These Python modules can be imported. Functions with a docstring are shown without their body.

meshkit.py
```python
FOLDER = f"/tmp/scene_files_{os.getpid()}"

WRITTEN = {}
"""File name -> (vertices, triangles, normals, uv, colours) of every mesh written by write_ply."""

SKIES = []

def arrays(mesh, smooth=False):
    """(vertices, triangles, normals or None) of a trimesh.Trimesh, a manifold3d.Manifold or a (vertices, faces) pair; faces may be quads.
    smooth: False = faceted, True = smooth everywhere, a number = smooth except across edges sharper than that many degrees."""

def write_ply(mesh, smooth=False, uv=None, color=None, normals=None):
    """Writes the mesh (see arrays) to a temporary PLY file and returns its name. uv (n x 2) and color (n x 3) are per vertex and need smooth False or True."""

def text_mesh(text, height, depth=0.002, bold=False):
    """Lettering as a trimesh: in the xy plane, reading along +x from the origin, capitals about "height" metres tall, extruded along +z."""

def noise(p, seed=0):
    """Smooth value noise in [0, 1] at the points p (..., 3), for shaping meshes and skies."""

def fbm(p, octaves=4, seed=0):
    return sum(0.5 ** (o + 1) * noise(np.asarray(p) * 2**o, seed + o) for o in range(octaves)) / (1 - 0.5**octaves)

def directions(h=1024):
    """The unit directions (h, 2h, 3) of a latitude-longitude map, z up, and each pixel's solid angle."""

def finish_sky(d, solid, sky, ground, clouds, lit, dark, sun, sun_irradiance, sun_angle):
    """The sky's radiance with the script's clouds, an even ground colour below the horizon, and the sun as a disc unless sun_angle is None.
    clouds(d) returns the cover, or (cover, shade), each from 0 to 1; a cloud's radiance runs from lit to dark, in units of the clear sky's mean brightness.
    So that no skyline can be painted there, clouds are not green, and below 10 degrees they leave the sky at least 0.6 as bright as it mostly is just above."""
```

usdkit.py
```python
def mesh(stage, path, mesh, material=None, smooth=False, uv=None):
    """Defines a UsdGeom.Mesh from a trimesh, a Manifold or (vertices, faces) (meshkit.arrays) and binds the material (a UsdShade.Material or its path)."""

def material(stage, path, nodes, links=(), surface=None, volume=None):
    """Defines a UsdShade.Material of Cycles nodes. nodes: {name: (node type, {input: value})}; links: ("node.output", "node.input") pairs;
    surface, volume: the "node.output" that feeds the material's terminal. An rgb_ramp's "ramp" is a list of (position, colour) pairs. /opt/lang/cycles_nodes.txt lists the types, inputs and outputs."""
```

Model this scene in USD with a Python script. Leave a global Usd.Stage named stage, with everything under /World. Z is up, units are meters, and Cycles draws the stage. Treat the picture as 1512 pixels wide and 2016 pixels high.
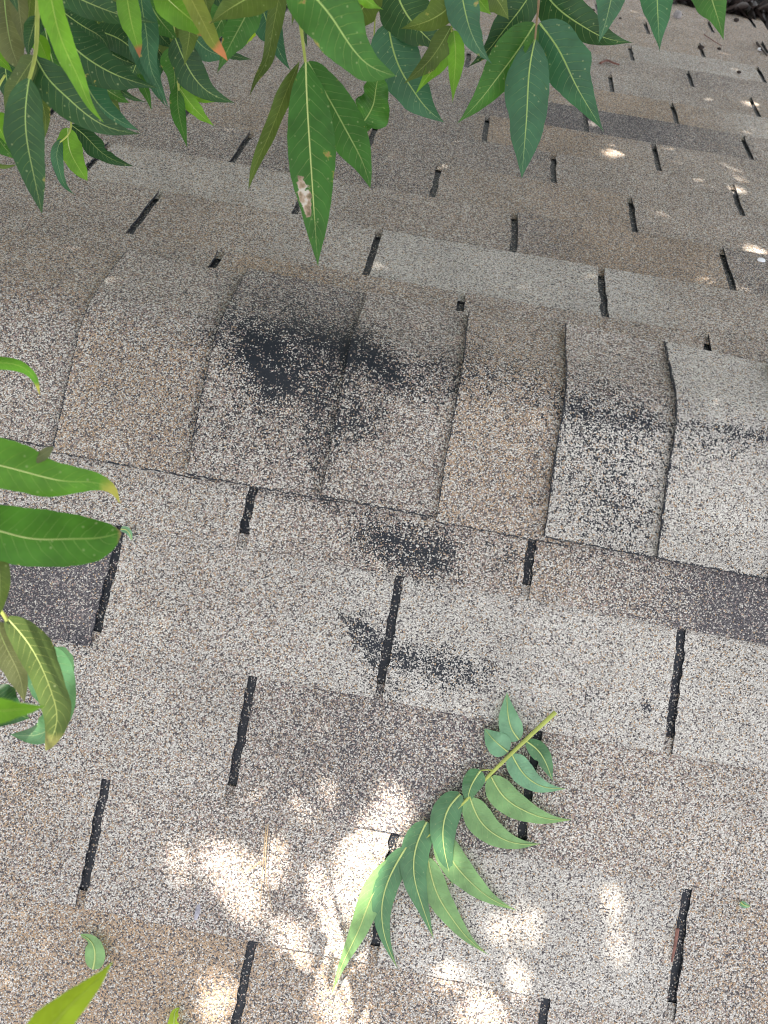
import math, random
import numpy as np
import trimesh
import usdkit, meshkit
from pxr import Usd, UsdGeom, UsdLux, UsdShade, Sdf, Gf, Vt

rng = np.random.default_rng(7)
stage = Usd.Stage.CreateInMemory()
UsdGeom.SetStageUpAxis(stage, UsdGeom.Tokens.z)
UsdGeom.SetStageMetersPerUnit(stage, 1.0)
world = UsdGeom.Xform.Define(stage, '/World')
stage.SetDefaultPrim(world.GetPrim())
T = Sdf.ValueTypeNames
RIDGE = 3.6                                   # height of the ridge above the ground

# ------------------------------------------------------------------ camera, sky, sun, exposure
F = 1580.15                                   # focal length in pixels of a 1512 x 2016 picture
EYE = np.array([0.0, -0.520491, 0.729943 + RIDGE])
CAM = np.array([[0.983963648, 0.168448492, 0.058657016],       # right
                [0.177311263, -0.887964064, -0.424358973],      # down
                [-0.019397306, 0.427954352, -0.903592174]])     # forward
cam = UsdGeom.Camera.Define(stage, '/World/camera')
right, down, fwd = CAM
m = np.eye(4)
m[0, :3], m[1, :3], m[2, :3], m[3, :3] = right, -down, -fwd, EYE
cam.AddTransformOp().Set(Gf.Matrix4d(m.tolist()))
cam.CreateFocalLengthAttr(26.0)
cam.CreateHorizontalApertureAttr(26.0 * 1512 / F)
cam.CreateVerticalApertureAttr(26.0 * 2016 / F)
cam.CreateClippingRangeAttr(Gf.Vec2f(0.02, 800))
cam.CreateFStopAttr(13.0)
cam.CreateFocusDistanceAttr(0.80)
cam.CreateExposureAttr(2.62)

SUN = np.array([-0.40, 0.30, 0.866])
SUN /= np.linalg.norm(SUN)                    # direction towards the sun
dome = UsdLux.DomeLight.Define(stage, '/World/sky')
dome.GetPrim().SetCustomDataByKey('kind', 'structure')
sky = usdkit.material(stage, '/World/Looks/sky_material', {
    'sky': ('sky_texture', {'sky_type': 'single_scattering', 'sun_disc': False, 'sun_elevation': float(math.asin(SUN[2])),
                            'sun_rotation': float(math.atan2(SUN[0], SUN[1])), 'altitude': 50.0, 'air_density': 1.0, 'aerosol_density': 2.5, 'ozone_density': 1.0}),
    'tc': ('texture_coordinate', {}),
    'cn': ('noise_texture', {'scale': 2.2, 'detail': 6.0, 'roughness': 0.55}),
    'cm': ('map_range', {'from_min': 0.42, 'from_max': 0.66, 'to_min': 0.25, 'to_max': 0.85, 'clamp': True}),
    'cl': ('color', {'value': (9.1, 8.7, 8.3)}),
    'mx': ('mix_color', {'blend_type': 'mix', 'use_clamp': False}),
    'bg': ('background_shader', {'strength': 0.07})},
    [('tc.generated', 'cn.vector'), ('cn.fac', 'cm.value'), ('cm.result', 'mx.fac'), ('sky.color', 'mx.a'), ('cl.color', 'mx.b'), ('mx.result', 'bg.color')],
    surface='bg.background')
UsdShade.MaterialBindingAPI.Apply(dome.GetPrim()).Bind(sky)
sun = UsdLux.DistantLight.Define(stage, '/World/sun')
sun.CreateNormalizeAttr(True)
sun.CreateIntensityAttr(0.82)
sun.CreateAngleAttr(0.53)
sun.CreateColorAttr(Gf.Vec3f(1.0, 0.93, 0.82))
zx = np.cross([0, 1, 0], SUN); zx /= np.linalg.norm(zx)
ms = np.eye(4); ms[0, :3], ms[1, :3], ms[2, :3] = zx, np.cross(SUN, zx), SUN
sun.AddTransformOp().Set(Gf.Matrix4d(ms.tolist()))


# ------------------------------------------------------------------ helpers
def path_for(parent, name):
    base = parent + '/' + name
    p, k = base, 0
    while stage.GetPrimAtPath(p):
        k += 1
        p = f'{base}_{k:03d}'
    return p


def say(prim, label=None, category=None, group=None, kind=None):
    for k, v in (('label', label), ('category', category), ('group', group), ('kind', kind)):
        if v:
            prim.SetCustomDataByKey(k, v)
    return prim


def thing(name, label=None, category=None, loc=(0, 0, 0), group=None, kind=None):
    x = UsdGeom.Xform.Define(stage, path_for('/World', name))
    x.AddTranslateOp().Set(Gf.Vec3d(*map(float, loc)))
    return say(x.GetPrim(), label, category, group, kind)


def origin(prim):
    mm = UsdGeom.XformCache().GetLocalToWorldTransform(prim)
    return np.array(mm.ExtractTranslation())


def obj(name, mesh, mat, parent=None, smooth=False, uv=None, data=None):
    """mesh in world coordinates, defined as one Mesh prim under parent (moved to the parent's own frame)."""
    pp = str(parent.GetPath()) if parent is not None else '/World'
    v, f, n = meshkit.arrays(mesh, smooth)
    if parent is not None:
        v = v - origin(parent)
    g = usdkit.mesh(stage, path_for(pp, name), (v, f), mat, False, uv)
    if smooth is True:
        g.CreateNormalsAttr(Vt.Vec3fArray.FromNumpy(n.astype(np.float32)))
        g.SetNormalsInterpolation('vertex')
    for k, a in (data or {}).items():
        a = np.asarray(a, np.float32)
        api = UsdGeom.PrimvarsAPI(g)
        if a.ndim == 1:
            api.CreatePrimvar(k, T.FloatArray, 'vertex').Set(Vt.FloatArray.FromNumpy(a))
        else:
            api.CreatePrimvar(k, T.Color3fArray, 'vertex').Set(Vt.Vec3fArray.FromNumpy(a))
    return g.GetPrim()


def grid_faces(nr, nc):
    i, j = np.meshgrid(np.arange(nr - 1), np.arange(nc - 1), indexing='ij')
    a = (i * nc + j).ravel()
    return np.vstack([np.c_[a, a + 1, a + nc + 1], np.c_[a, a + nc + 1, a + nc]])


def tube(pts, radii, sides=6):
    pts = np.asarray(pts, float); radii = np.broadcast_to(radii, len(pts)).astype(float)
    t = np.gradient(pts, axis=0); t /= np.linalg.norm(t, axis=1, keepdims=True) + 1e-12
    ref = np.array([0.31, 0.17, 0.93]) if abs(t.mean(0) @ [0.31, 0.17, 0.93]) < 0.85 else np.array([1.0, 0, 0])
    a = np.cross(t, ref); a /= np.linalg.norm(a, axis=1, keepdims=True)
    b = np.cross(t, a)
    th = np.arange(sides) / sides * 2 * np.pi
    v = pts[:, None] + radii[:, None, None] * (np.cos(th)[None, :, None] * a[:, None] + np.sin(th)[None, :, None] * b[:, None])
    n = len(pts); v = v.reshape(-1, 3); f = []
    for i in range(n - 1):
        for k in range(sides):
            p, q = i * sides + k, i * sides + (k + 1) % sides
            f += [(p, q, q + sides), (p, q + sides, p + sides)]
    v = np.vstack([v, pts[0], pts[-1]])
    for k in range(sides):
        f += [(len(v) - 2, (k + 1) % sides, k), (len(v) - 1, (n - 1) * sides + k, (n - 1) * sides + (k + 1) % sides)]
    return v, np.array(f)


def curve(pts, n):
    """A smooth curve through the points, n samples, evenly spread by length."""
    pts = np.asarray(pts, float)
    if len(pts) == 2:
        return pts[0] + np.linspace(0, 1, n)[:, None] * (pts[1] - pts[0])
    from scipy.interpolate import CubicSpline, PchipInterpolator
    d = np.r_[0, np.cumsum(np.linalg.norm(np.diff(pts, axis=0), axis=1))]
    s = CubicSpline(d, pts, bc_type='natural') if len(pts) > 2 else None
    return s(np.linspace(0, d[-1], n))


def join(parts):
    vs, fs, k = [], [], 0
    for v, f in parts:
        vs.append(v); fs.append(np.asarray(f) + k); k += len(v)
    return np.vstack(vs), np.vstack(fs)


def box(lo, hi):
    b = trimesh.creation.box(extents=np.subtract(hi, lo)); b.apply_translation((np.asarray(lo) + hi) / 2)
    return np.array(b.vertices), np.array(b.faces)


# ------------------------------------------------------------------ geometry of the roof and of the view
A = 0.34652                                   # roof pitch in radians
CA, SA = math.cos(A), math.sin(A)
SIDE = {'near': -1.0, 'far': 1.0}


def on_roof(side, x, s, h=0.0):
    """A point of a slope: x along the ridge, s down the slope from the ridge, h above the deck."""
    g = SIDE[side]
    x, s, h = np.broadcast_arrays(np.asarray(x, float), s, h)
    return np.stack([x, g * (s * CA + h * SA), RIDGE - s * SA + h * CA], -1)


def seen(p):
    """Where a point stands in the photograph (1512 x 2016)."""
    q = (np.asarray(p) - EYE) @ CAM.T
    z = np.maximum(q[..., 2], 1e-6)
    return np.stack([F * q[..., 0] / z + 756, F * q[..., 1] / z + 1008], -1), q[..., 2]


def ray(px):
    px = np.asarray(px, float)
    return ((px[..., :1] - 756) / F) * CAM[0] + ((px[..., 1:2] - 1008) / F) * CAM[1] + CAM[2]


def at(px, depth):
    return EYE + ray(px) * np.asarray(depth, float)[..., None]


def roof_hit(px, h=0.0):
    """The point of the roof surface (h above the deck) behind a pixel of the photograph."""
    r = ray(px); h = np.broadcast_to(h, r.shape[:-1])
    best = None
    o = EYE - [0, 0, RIDGE]
    for g in (-1.0, 1.0):
        n = np.array([0, g * SA, CA])
        t = (h - o @ n) / (r @ n)
        t = np.where(t <= 0, 1e9, t)
        best = t if best is None else np.maximum(best, np.where(t < 1e8, t, best))
    # the roof is convex: of the two planes the farther hit lies on it
    return EYE + r * best[..., None]


# ------------------------------------------------------------------ materials
def granule_material(name, tint=(1, 1, 1)):
    cream, cream2, grey = (0.605, 0.573, 0.523), (0.465, 0.428, 0.38), (0.305, 0.275, 0.255)
    tan, tan2, brown, dark = (0.43, 0.30, 0.19), (0.345, 0.265, 0.20), (0.19, 0.158, 0.138), (0.085, 0.076, 0.077)
    rose = (0.335, 0.25, 0.225)

    def stops(*p):
        out, a = [], 0.0
        for w, c in p:
            out += [(a, c)]
            a += w
            out += [(a - 1e-4, c)]
        return out
    pale = stops((.40, cream), (.26, cream2), (.16, grey), (.06, tan), (.12, dark))
    mix = stops((.25, cream), (.17, cream2), (.13, tan2), (.12, rose), (.14, brown), (.19, dark))
    tanr = stops((.10, cream), (.10, cream2), (.39, tan), (.18, tan2), (.10, brown), (.13, dark))
    darkr = stops((.11, cream2), (.09, grey), (.05, rose), (.27, (0.15, 0.135, 0.14)), (.48, (0.075, 0.068, 0.074)))
    nodes = {
        'geo': ('geometry', {}),
        'vor': ('voronoi_texture', {'dimensions': '3D', 'feature': 'f1', 'scale': 780.0, 'randomness': 1.0}),
        'sep': ('separate_color', {'color_type': 'rgb'}),
        'tone': ('attribute', {'attribute': 'tone'}), 'ts': ('separate_color', {'color_type': 'rgb'}),
        'bald': ('attribute', {'attribute': 'bald'}),
        'pale': ('rgb_ramp', {'ramp': pale}), 'mix': ('rgb_ramp', {'ramp': mix}), 'tan': ('rgb_ramp', {'ramp': tanr}), 'dark': ('rgb_ramp', {'ramp': darkr}),
        'l1': ('math', {'math_type': 'less_than'}), 'l2': ('math', {'math_type': 'less_than'}), 'l3': ('math', {'math_type': 'less_than'}),
        'm1': ('mix_color', {'blend_type': 'mix'}), 'm2': ('mix_color', {'blend_type': 'mix'}), 'm3': ('mix_color', {'blend_type': 'mix'}),
        # gaps between granules show the asphalt
        'gap': ('map_range', {'from_min': 0.42, 'from_max': 0.72, 'to_min': 0.0, 'to_max': 0.45, 'clamp': True}),
        'asph': ('color', {'value': (0.0145, 0.0175, 0.0235)}),
        'm4': ('mix_color', {'blend_type': 'mix'}),
        # worn places: clusters of granules gone
        'wn': ('noise_texture', {'scale': 110.0, 'detail': 4.0, 'roughness': 0.7}),
        'wa': ('map_range', {'from_min': 0.30, 'from_max': 0.70, 'to_min': -0.30, 'to_max': 0.30, 'clamp': True}),
        'wb': ('math', {'math_type': 'add'}),
        'wc': ('math', {'math_type': 'multiply_add', 'value2': 0.88, 'value3': 0.06}),
        'gate': ('math', {'math_type': 'greater_than', 'value2': 0.02}),
        'lost0': ('math', {'math_type': 'less_than'}), 'lost': ('math', {'math_type': 'multiply'}),
        'm5': ('mix_color', {'blend_type': 'mix'}),
        # slow change of tone from dirt and weathering
        'dn': ('noise_texture', {'scale': 9.0, 'detail': 4.0, 'roughness': 0.6}),
        'dm': ('map_range', {'from_min': 0.3, 'from_max': 0.7, 'to_min': 0.84, 'to_max': 1.08, 'clamp': True}),
        'dc': ('combine_color', {}),
        'm6': ('mix_color', {'blend_type': 'multiply', 'fac': 1.0}),
        'hinv': ('math', {'math_type': 'subtract', 'value1': 0.8}),
        'hk': ('math', {'math_type': 'multiply'}), 'keep': ('math', {'math_type': 'subtract', 'value1': 1.0}),
        'bump': ('bump', {'strength': 0.75, 'distance': 0.0011}),
        'rough': ('map_range', {'from_min': 0.0, 'from_max': 1.0, 'to_min': 0.85, 'to_max': 0.55, 'clamp': True}),
        'p': ('principled_bsdf', {'specular_ior_level': 0.3})}
    links = [('geo.position', 'vor.vector'), ('geo.position', 'wn.vector'), ('geo.position', 'dn.vector'), ('vor.color', 'sep.color'),
             ('tone.color', 'ts.color'),
             ('sep.r', 'pale.fac'), ('sep.r', 'mix.fac'), ('sep.r', 'tan.fac'), ('sep.r', 'dark.fac'),
             ('sep.g', 'l1.value1'), ('ts.r', 'l1.value2'), ('sep.g', 'l2.value1'), ('ts.g', 'l2.value2'), ('sep.g', 'l3.value1'), ('ts.b', 'l3.value2'),
             # mix everywhere, dark where g < c3, tan where g < c2, pale where g < c1
             ('mix.color', 'm1.a'), ('dark.color', 'm1.b'), ('l3.value', 'm1.fac'),
             ('m1.result', 'm2.a'), ('tan.color', 'm2.b'), ('l2.value', 'm2.fac'),
             ('m2.result', 'm3.a'), ('pale.color', 'm3.b'), ('l1.value', 'm3.fac'),
             ('vor.distance', 'gap.value'), ('m3.result', 'm4.a'), ('asph.color', 'm4.b'), ('gap.result', 'm4.fac'),
             ('wn.fac', 'wa.value'), ('bald.fac', 'wb.value1'), ('wa.result', 'wb.value2'), ('bald.fac', 'gate.value1'),
             ('sep.b', 'wc.value1'), ('wc.value', 'lost0.value1'), ('wb.value', 'lost0.value2'), ('lost0.value', 'lost.value1'), ('gate.value', 'lost.value2'),
             ('m4.result', 'm5.a'), ('asph.color', 'm5.b'), ('lost.value', 'm5.fac'),
             ('dn.fac', 'dm.value'), ('dm.result', 'dc.r'), ('dm.result', 'dc.g'), ('dm.result', 'dc.b'), ('m5.result', 'm6.a'), ('dc.color', 'm6.b'),
             ('vor.distance', 'hinv.value2'), ('lost.value', 'keep.value2'), ('hinv.value', 'hk.value1'), ('keep.value', 'hk.value2'), ('hk.value', 'bump.height'),
             ('lost.value', 'rough.value'), ('rough.result', 'p.roughness'),
             ('m6.result', 'p.base_color'), ('bump.normal', 'p.normal')]
    return usdkit.material(stage, '/World/Looks/' + name, nodes, links, surface='p.BSDF')


M_SHINGLE = granule_material('shingle_granules')


def plain(name, color, rough=0.7, noise=0.25, scale=20.0, bump=0.0, spec=0.3):
    nodes = {'tc': ('texture_coordinate', {}), 'n': ('noise_texture', {'scale': scale, 'detail': 5.0, 'roughness': 0.6}),
             'm': ('map_range', {'from_min': 0.3, 'from_max': 0.7, 'to_min': 1 - noise, 'to_max': 1 + noise, 'clamp': True}),
             'c': ('combine_color', {}), 'b': ('color', {'value': color}), 'x': ('mix_color', {'blend_type': 'multiply', 'fac': 1.0, 'use_clamp': False}),
             'p': ('principled_bsdf', {'roughness': rough, 'specular_ior_level': spec})}
    links = [('tc.object', 'n.vector'), ('n.fac', 'm.value'), ('m.result', 'c.r'), ('m.result', 'c.g'), ('m.result', 'c.b'), ('b.color', 'x.a'), ('c.color', 'x.b'), ('x.result', 'p.base_color')]
    if bump:
        nodes['u'] = ('bump', {'strength': 0.6, 'distance': bump})
        links += [('n.fac', 'u.height'), ('u.normal', 'p.normal')]
    return usdkit.material(stage, '/World/Looks/' + name, nodes, links, surface='p.BSDF')


def leaf_material(name, color, vein=(0.34, 0.42, 0.14), rough=0.46, trans=0.32, veins=0.45, tip=None, tip_from=0.8, spec=0.28, wear=0.67, patch=None, glow=None):
    tr = glow or tuple(min(1.0, c * k) for c, k in zip(color, (2.1, 2.0, 0.9)))
    nodes = {
        'st': ('attribute', {'attribute': 'st'}), 's': ('separate_xyz', {}),
        'tc': ('texture_coordinate', {}),
        'n1': ('noise_texture', {'scale': 45.0, 'detail': 4.0, 'roughness': 0.6}),
        'n1m': ('map_range', {'from_min': 0.3, 'from_max': 0.7, 'to_min': 0.72, 'to_max': 1.25, 'clamp': True}),
        'v0': ('math', {'math_type': 'subtract', 'value2': 0.5}), 'v1': ('math', {'math_type': 'absolute'}), 'va': ('math', {'math_type': 'multiply', 'value2': 2.0}),
        # side veins sweep forward from the midrib
        'ua': ('math', {'math_type': 'multiply', 'value2': 15.0}), 'vb': ('math', {'math_type': 'power', 'value2': 1.25}), 'vc': ('math', {'math_type': 'multiply', 'value2': 1.75}),
        'd': ('math', {'math_type': 'subtract'}), 'nw': ('math', {'math_type': 'multiply', 'value2': 0.9}), 'd2': ('math', {'math_type': 'add'}),
        'side': ('math', {'math_type': 'greater_than', 'value2': 0.5}), 'sh': ('math', {'math_type': 'multiply', 'value2': 0.4}), 'd3': ('math', {'math_type': 'add'}),
        'fr': ('math', {'math_type': 'fraction'}), 'f0': ('math', {'math_type': 'subtract', 'value2': 0.5}), 'f1': ('math', {'math_type': 'absolute'}),
        'vm': ('map_range', {'from_min': 0.042, 'from_max': 0.012, 'to_min': 0.0, 'to_max': 1.0, 'clamp': True}),
        'fade': ('map_range', {'from_min': 0.2, 'from_max': 0.95, 'to_min': 1.0, 'to_max': 0.15, 'clamp': True}),
        'vs': ('math', {'math_type': 'multiply'}), 'vs2': ('math', {'math_type': 'multiply', 'value2': veins}),
        'mid': ('map_range', {'from_min': 0.05, 'from_max': 0.02, 'to_min': 0.0, 'to_max': 0.6, 'clamp': True}),
        'mx': ('math', {'math_type': 'maximum'}),
        'base': ('color', {'value': color}), 'vein': ('color', {'value': vein}),
        'nc': ('combine_color', {}), 'bm': ('mix_color', {'blend_type': 'multiply', 'fac': 1.0, 'use_clamp': False}),
        'c1': ('mix_color', {'blend_type': 'mix'}),
        'sp': ('voronoi_texture', {'dimensions': '3D', 'feature': 'f1', 'scale': 160.0}), 'spm': ('map_range', {'from_min': 0.13, 'from_max': 0.08, 'to_min': 0.0, 'to_max': 0.35, 'clamp': True}),
        'c2': ('mix_color', {'blend_type': 'mix'}), 'spc': ('color', {'value': (0.42, 0.46, 0.22)}),
        'trc': ('color', {'value': tr}), 'tm': ('mix_color', {'blend_type': 'multiply', 'fac': 1.0, 'use_clamp': False}),
        'fh': ('math', {'math_type': 'multiply', 'value2': -1.0}),
        'bump': ('bump', {'strength': 0.45, 'distance': 0.0009}),
        'p': ('principled_bsdf', {'roughness': rough, 'specular_ior_level': spec}), 't': ('translucent_bsdf', {}), 'mixs': ('mix_closure', {'fac': trans})}
    links = [('st.vector', 's.vector'), ('tc.object', 'n1.vector'), ('tc.object', 'sp.vector'), ('n1.fac', 'n1m.value'),
             ('s.y', 'v0.value1'), ('v0.value', 'v1.value1'), ('v1.value', 'va.value1'),
             ('s.x', 'ua.value1'), ('va.value', 'vb.value1'), ('vb.value', 'vc.value1'), ('ua.value', 'd.value1'), ('vc.value', 'd.value2'),
             ('n1.fac', 'nw.value1'), ('d.value', 'd2.value1'), ('nw.value', 'd2.value2'),
             ('s.y', 'side.value1'), ('side.value', 'sh.value1'), ('d2.value', 'd3.value1'), ('sh.value', 'd3.value2'),
             ('d3.value', 'fr.value1'), ('fr.value', 'f0.value1'), ('f0.value', 'f1.value1'), ('f1.value', 'vm.value'),
             ('va.value', 'fade.value'), ('vm.result', 'vs.value1'), ('fade.result', 'vs.value2'), ('vs.value', 'vs2.value1'),
             ('va.value', 'mid.value'), ('vs2.value', 'mx.value1'), ('mid.result', 'mx.value2'),
             ('n1m.result', 'nc.r'), ('n1m.result', 'nc.g'), ('n1m.result', 'nc.b'), ('base.color', 'bm.a'), ('nc.color', 'bm.b'),
             ('bm.result', 'c1.a'), ('vein.color', 'c1.b'), ('mx.value', 'c1.fac'),
             ('sp.distance', 'spm.value'), ('c1.result', 'c2.a'), ('spc.color', 'c2.b'), ('spm.result', 'c2.fac'),
             ('trc.color', 'tm.a'), ('nc.color', 'tm.b'),
             ('vm.result', 'fh.value1'), ('fh.value', 'bump.height'), ('bump.normal', 'p.normal'), ('p.BSDF', 'mixs.closure1'), ('t.BSDF', 'mixs.closure2')]
    # yellowed and browned places, mostly along the margin
    nodes.update({'an': ('noise_texture', {'scale': 62.0, 'detail': 4.0, 'roughness': 0.65}), 'ae': ('math', {'math_type': 'multiply_add', 'value2': 0.10, 'value3': -0.05}), 'aa': ('math', {'math_type': 'add'}),
                  'am': ('map_range', {'from_min': wear, 'from_max': wear + 0.04, 'to_min': 0.0, 'to_max': 0.85, 'clamp': True}),
                  'acol': ('rgb_ramp', {'ramp': [(wear, (0.30, 0.34, 0.05)), (wear + 0.05, (0.30, 0.19, 0.07)), (wear + 0.10, (0.13, 0.07, 0.04))]}), 'c6': ('mix_color', {'blend_type': 'mix'}), 't6': ('mix_color', {'blend_type': 'mix'})})
    links += [('tc.object', 'an.vector'), ('va.value', 'ae.value1'), ('an.fac', 'aa.value1'), ('ae.value', 'aa.value2'), ('aa.value', 'am.value'), ('aa.value', 'acol.fac'),
              ('c2.result', 'c6.a'), ('acol.color', 'c6.b'), ('am.result', 'c6.fac'), ('tm.result', 't6.a'), ('acol.color', 't6.b'), ('am.result', 't6.fac')]
    last, lastt = 'c6.result', 't6.result'
    if tip:
        nodes.update({'tn': ('math', {'math_type': 'multiply_add', 'value2': 0.25, 'value3': -0.125}), 'tu': ('math', {'math_type': 'add'}),
                      'tr_': ('map_range', {'from_min': tip_from, 'from_max': tip_from + 0.06, 'to_min': 0.0, 'to_max': 1.0, 'clamp': True}),
                      'tcol': ('color', {'value': tip}), 'c3': ('mix_color', {'blend_type': 'mix'}), 't3': ('mix_color', {'blend_type': 'mix'})})
        links += [('n1.fac', 'tn.value1'), ('s.x', 'tu.value1'), ('tn.value', 'tu.value2'), ('tu.value', 'tr_.value'), (last, 'c3.a'), ('tcol.color', 'c3.b'), ('tr_.result', 'c3.fac'),
                  (lastt, 't3.a'), ('tcol.color', 't3.b'), ('tr_.result', 't3.fac')]
        last, lastt = 'c3.result', 't3.result'
    if patch:          # a dead, eaten patch beside the midrib: centre (u, v), radii
        (pu, pv, ru, rv), pc = patch
        nodes.update({'pn': ('noise_texture', {'scale': 220.0, 'detail': 3.0}), 'pu': ('math', {'math_type': 'multiply_add', 'value2': 1 / ru, 'value3': -pu / ru}),
                      'pv': ('math', {'math_type': 'multiply_add', 'value2': 1 / rv, 'value3': -pv / rv}),
                      'p2': ('math', {'math_type': 'multiply'}), 'q2': ('math', {'math_type': 'multiply'}), 'pd': ('math', {'math_type': 'add'}),
                      'pw': ('math', {'math_type': 'multiply_add', 'value2': 3.2, 'value3': -1.6}), 'pe': ('math', {'math_type': 'add'}),
                      'pm': ('map_range', {'from_min': 1.05, 'from_max': 0.9, 'to_min': 0.0, 'to_max': 1.0, 'clamp': True}),
                      'pcol': ('rgb_ramp', {'ramp': [(0.35, (0.16, 0.10, 0.075)), (0.5, pc), (0.62, (0.62, 0.55, 0.50))]}), 'c4': ('mix_color', {'blend_type': 'mix'})})
        links += [('tc.object', 'pn.vector'), ('s.x', 'pu.value1'), ('s.y', 'pv.value1'), ('pu.value', 'p2.value1'), ('pu.value', 'p2.value2'), ('pv.value', 'q2.value1'), ('pv.value', 'q2.value2'),
                  ('p2.value', 'pd.value1'), ('q2.value', 'pd.value2'), ('pn.fac', 'pw.value1'), ('pd.value', 'pe.value1'), ('pw.value', 'pe.value2'), ('pe.value', 'pm.value'),
                  ('pn.fac', 'pcol.fac'), (last, 'c4.a'), ('pcol.color', 'c4.b'), ('pm.result', 'c4.fac')]
        last = 'c4.result'
    links += [(last, 'p.base_color'), (lastt, 't.color')]
    return usdkit.material(stage, '/World/Looks/' + name, nodes, links, surface='mixs.closure')


BROWN = (0.34, 0.13, 0.05)
LEAF = {
    'dark': leaf_material('leaf_dark', (0.017, 0.058, 0.018), trans=0.18, rough=0.44),
    'blue': leaf_material('leaf_bluish', (0.026, 0.092, 0.044), vein=(0.28, 0.40, 0.17), trans=0.2, rough=0.42, spec=0.32),
    'mid': leaf_material('leaf_green', (0.034, 0.115, 0.017), trans=0.3),
    'bright': leaf_material('leaf_fresh', (0.10, 0.235, 0.018), vein=(0.5, 0.6, 0.12), trans=0.42, veins=0.3),
    'yellow': leaf_material('leaf_yellow_green', (0.25, 0.37, 0.03), vein=(0.55, 0.6, 0.15), trans=0.45, veins=0.25),
    'olive': leaf_material('leaf_olive', (0.060, 0.098, 0.017), vein=(0.33, 0.38, 0.1), trans=0.3, rough=0.5),
    'greyolive': leaf_material('leaf_grey_olive', (0.10, 0.115, 0.05), vein=(0.3, 0.32, 0.14), trans=0.25, rough=0.55),
    'brighttip': leaf_material('leaf_fresh_brown_tip', (0.09, 0.21, 0.018), vein=(0.5, 0.6, 0.12), trans=0.4, veins=0.3, tip=BROWN, tip_from=0.84),
    'olivetip': leaf_material('leaf_olive_brown_tip', (0.15, 0.19, 0.025), vein=(0.45, 0.45, 0.1), trans=0.35, tip=(0.5, 0.19, 0.07), tip_from=0.76),
    'midtip': leaf_material('leaf_green_brown_tip', (0.052, 0.16, 0.018), vein=(0.3, 0.42, 0.1), trans=0.3, tip=(0.42, 0.2, 0.12), tip_from=0.955),
    'yellowtip': leaf_material('leaf_green_yellow_tip', (0.068, 0.19, 0.016), vein=(0.35, 0.5, 0.1), trans=0.35, tip=(0.42, 0.40, 0.07), tip_from=0.86),
    'scorched': leaf_material('leaf_dead_patch', (0.036, 0.12, 0.02), trans=0.3, patch=((0.66, 0.24, 0.10, 0.20), (0.42, 0.28, 0.22))),
    'underside': leaf_material('leaf_underside', (0.060, 0.095, 0.022), vein=(0.36, 0.40, 0.12), trans=0.3, rough=0.55, veins=0.75, tip=(0.20, 0.20, 0.06), tip_from=0.84),
    'paleblue': leaf_material('sprig_pale', (0.15, 0.31, 0.175), vein=(0.40, 0.52, 0.26), trans=0.22, rough=0.45, spec=0.4, wear=0.86),
    'palegreen': leaf_material('sprig_green', (0.165, 0.30, 0.115), vein=(0.42, 0.50, 0.2), trans=0.25, rough=0.45, spec=0.4, wear=0.86),
    'deep': leaf_material('sprig_deep', (0.07, 0.175, 0.075), vein=(0.35, 0.45, 0.2), trans=0.22, rough=0.4, spec=0.4, wear=0.86),
}
M_RIB = plain('leaf_rib', (0.22, 0.32, 0.09), 0.5, 0.15, 60)
M_RIBPALE = plain('leaf_rib_pale', (0.36, 0.43, 0.15), 0.5, 0.12, 60)
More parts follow.
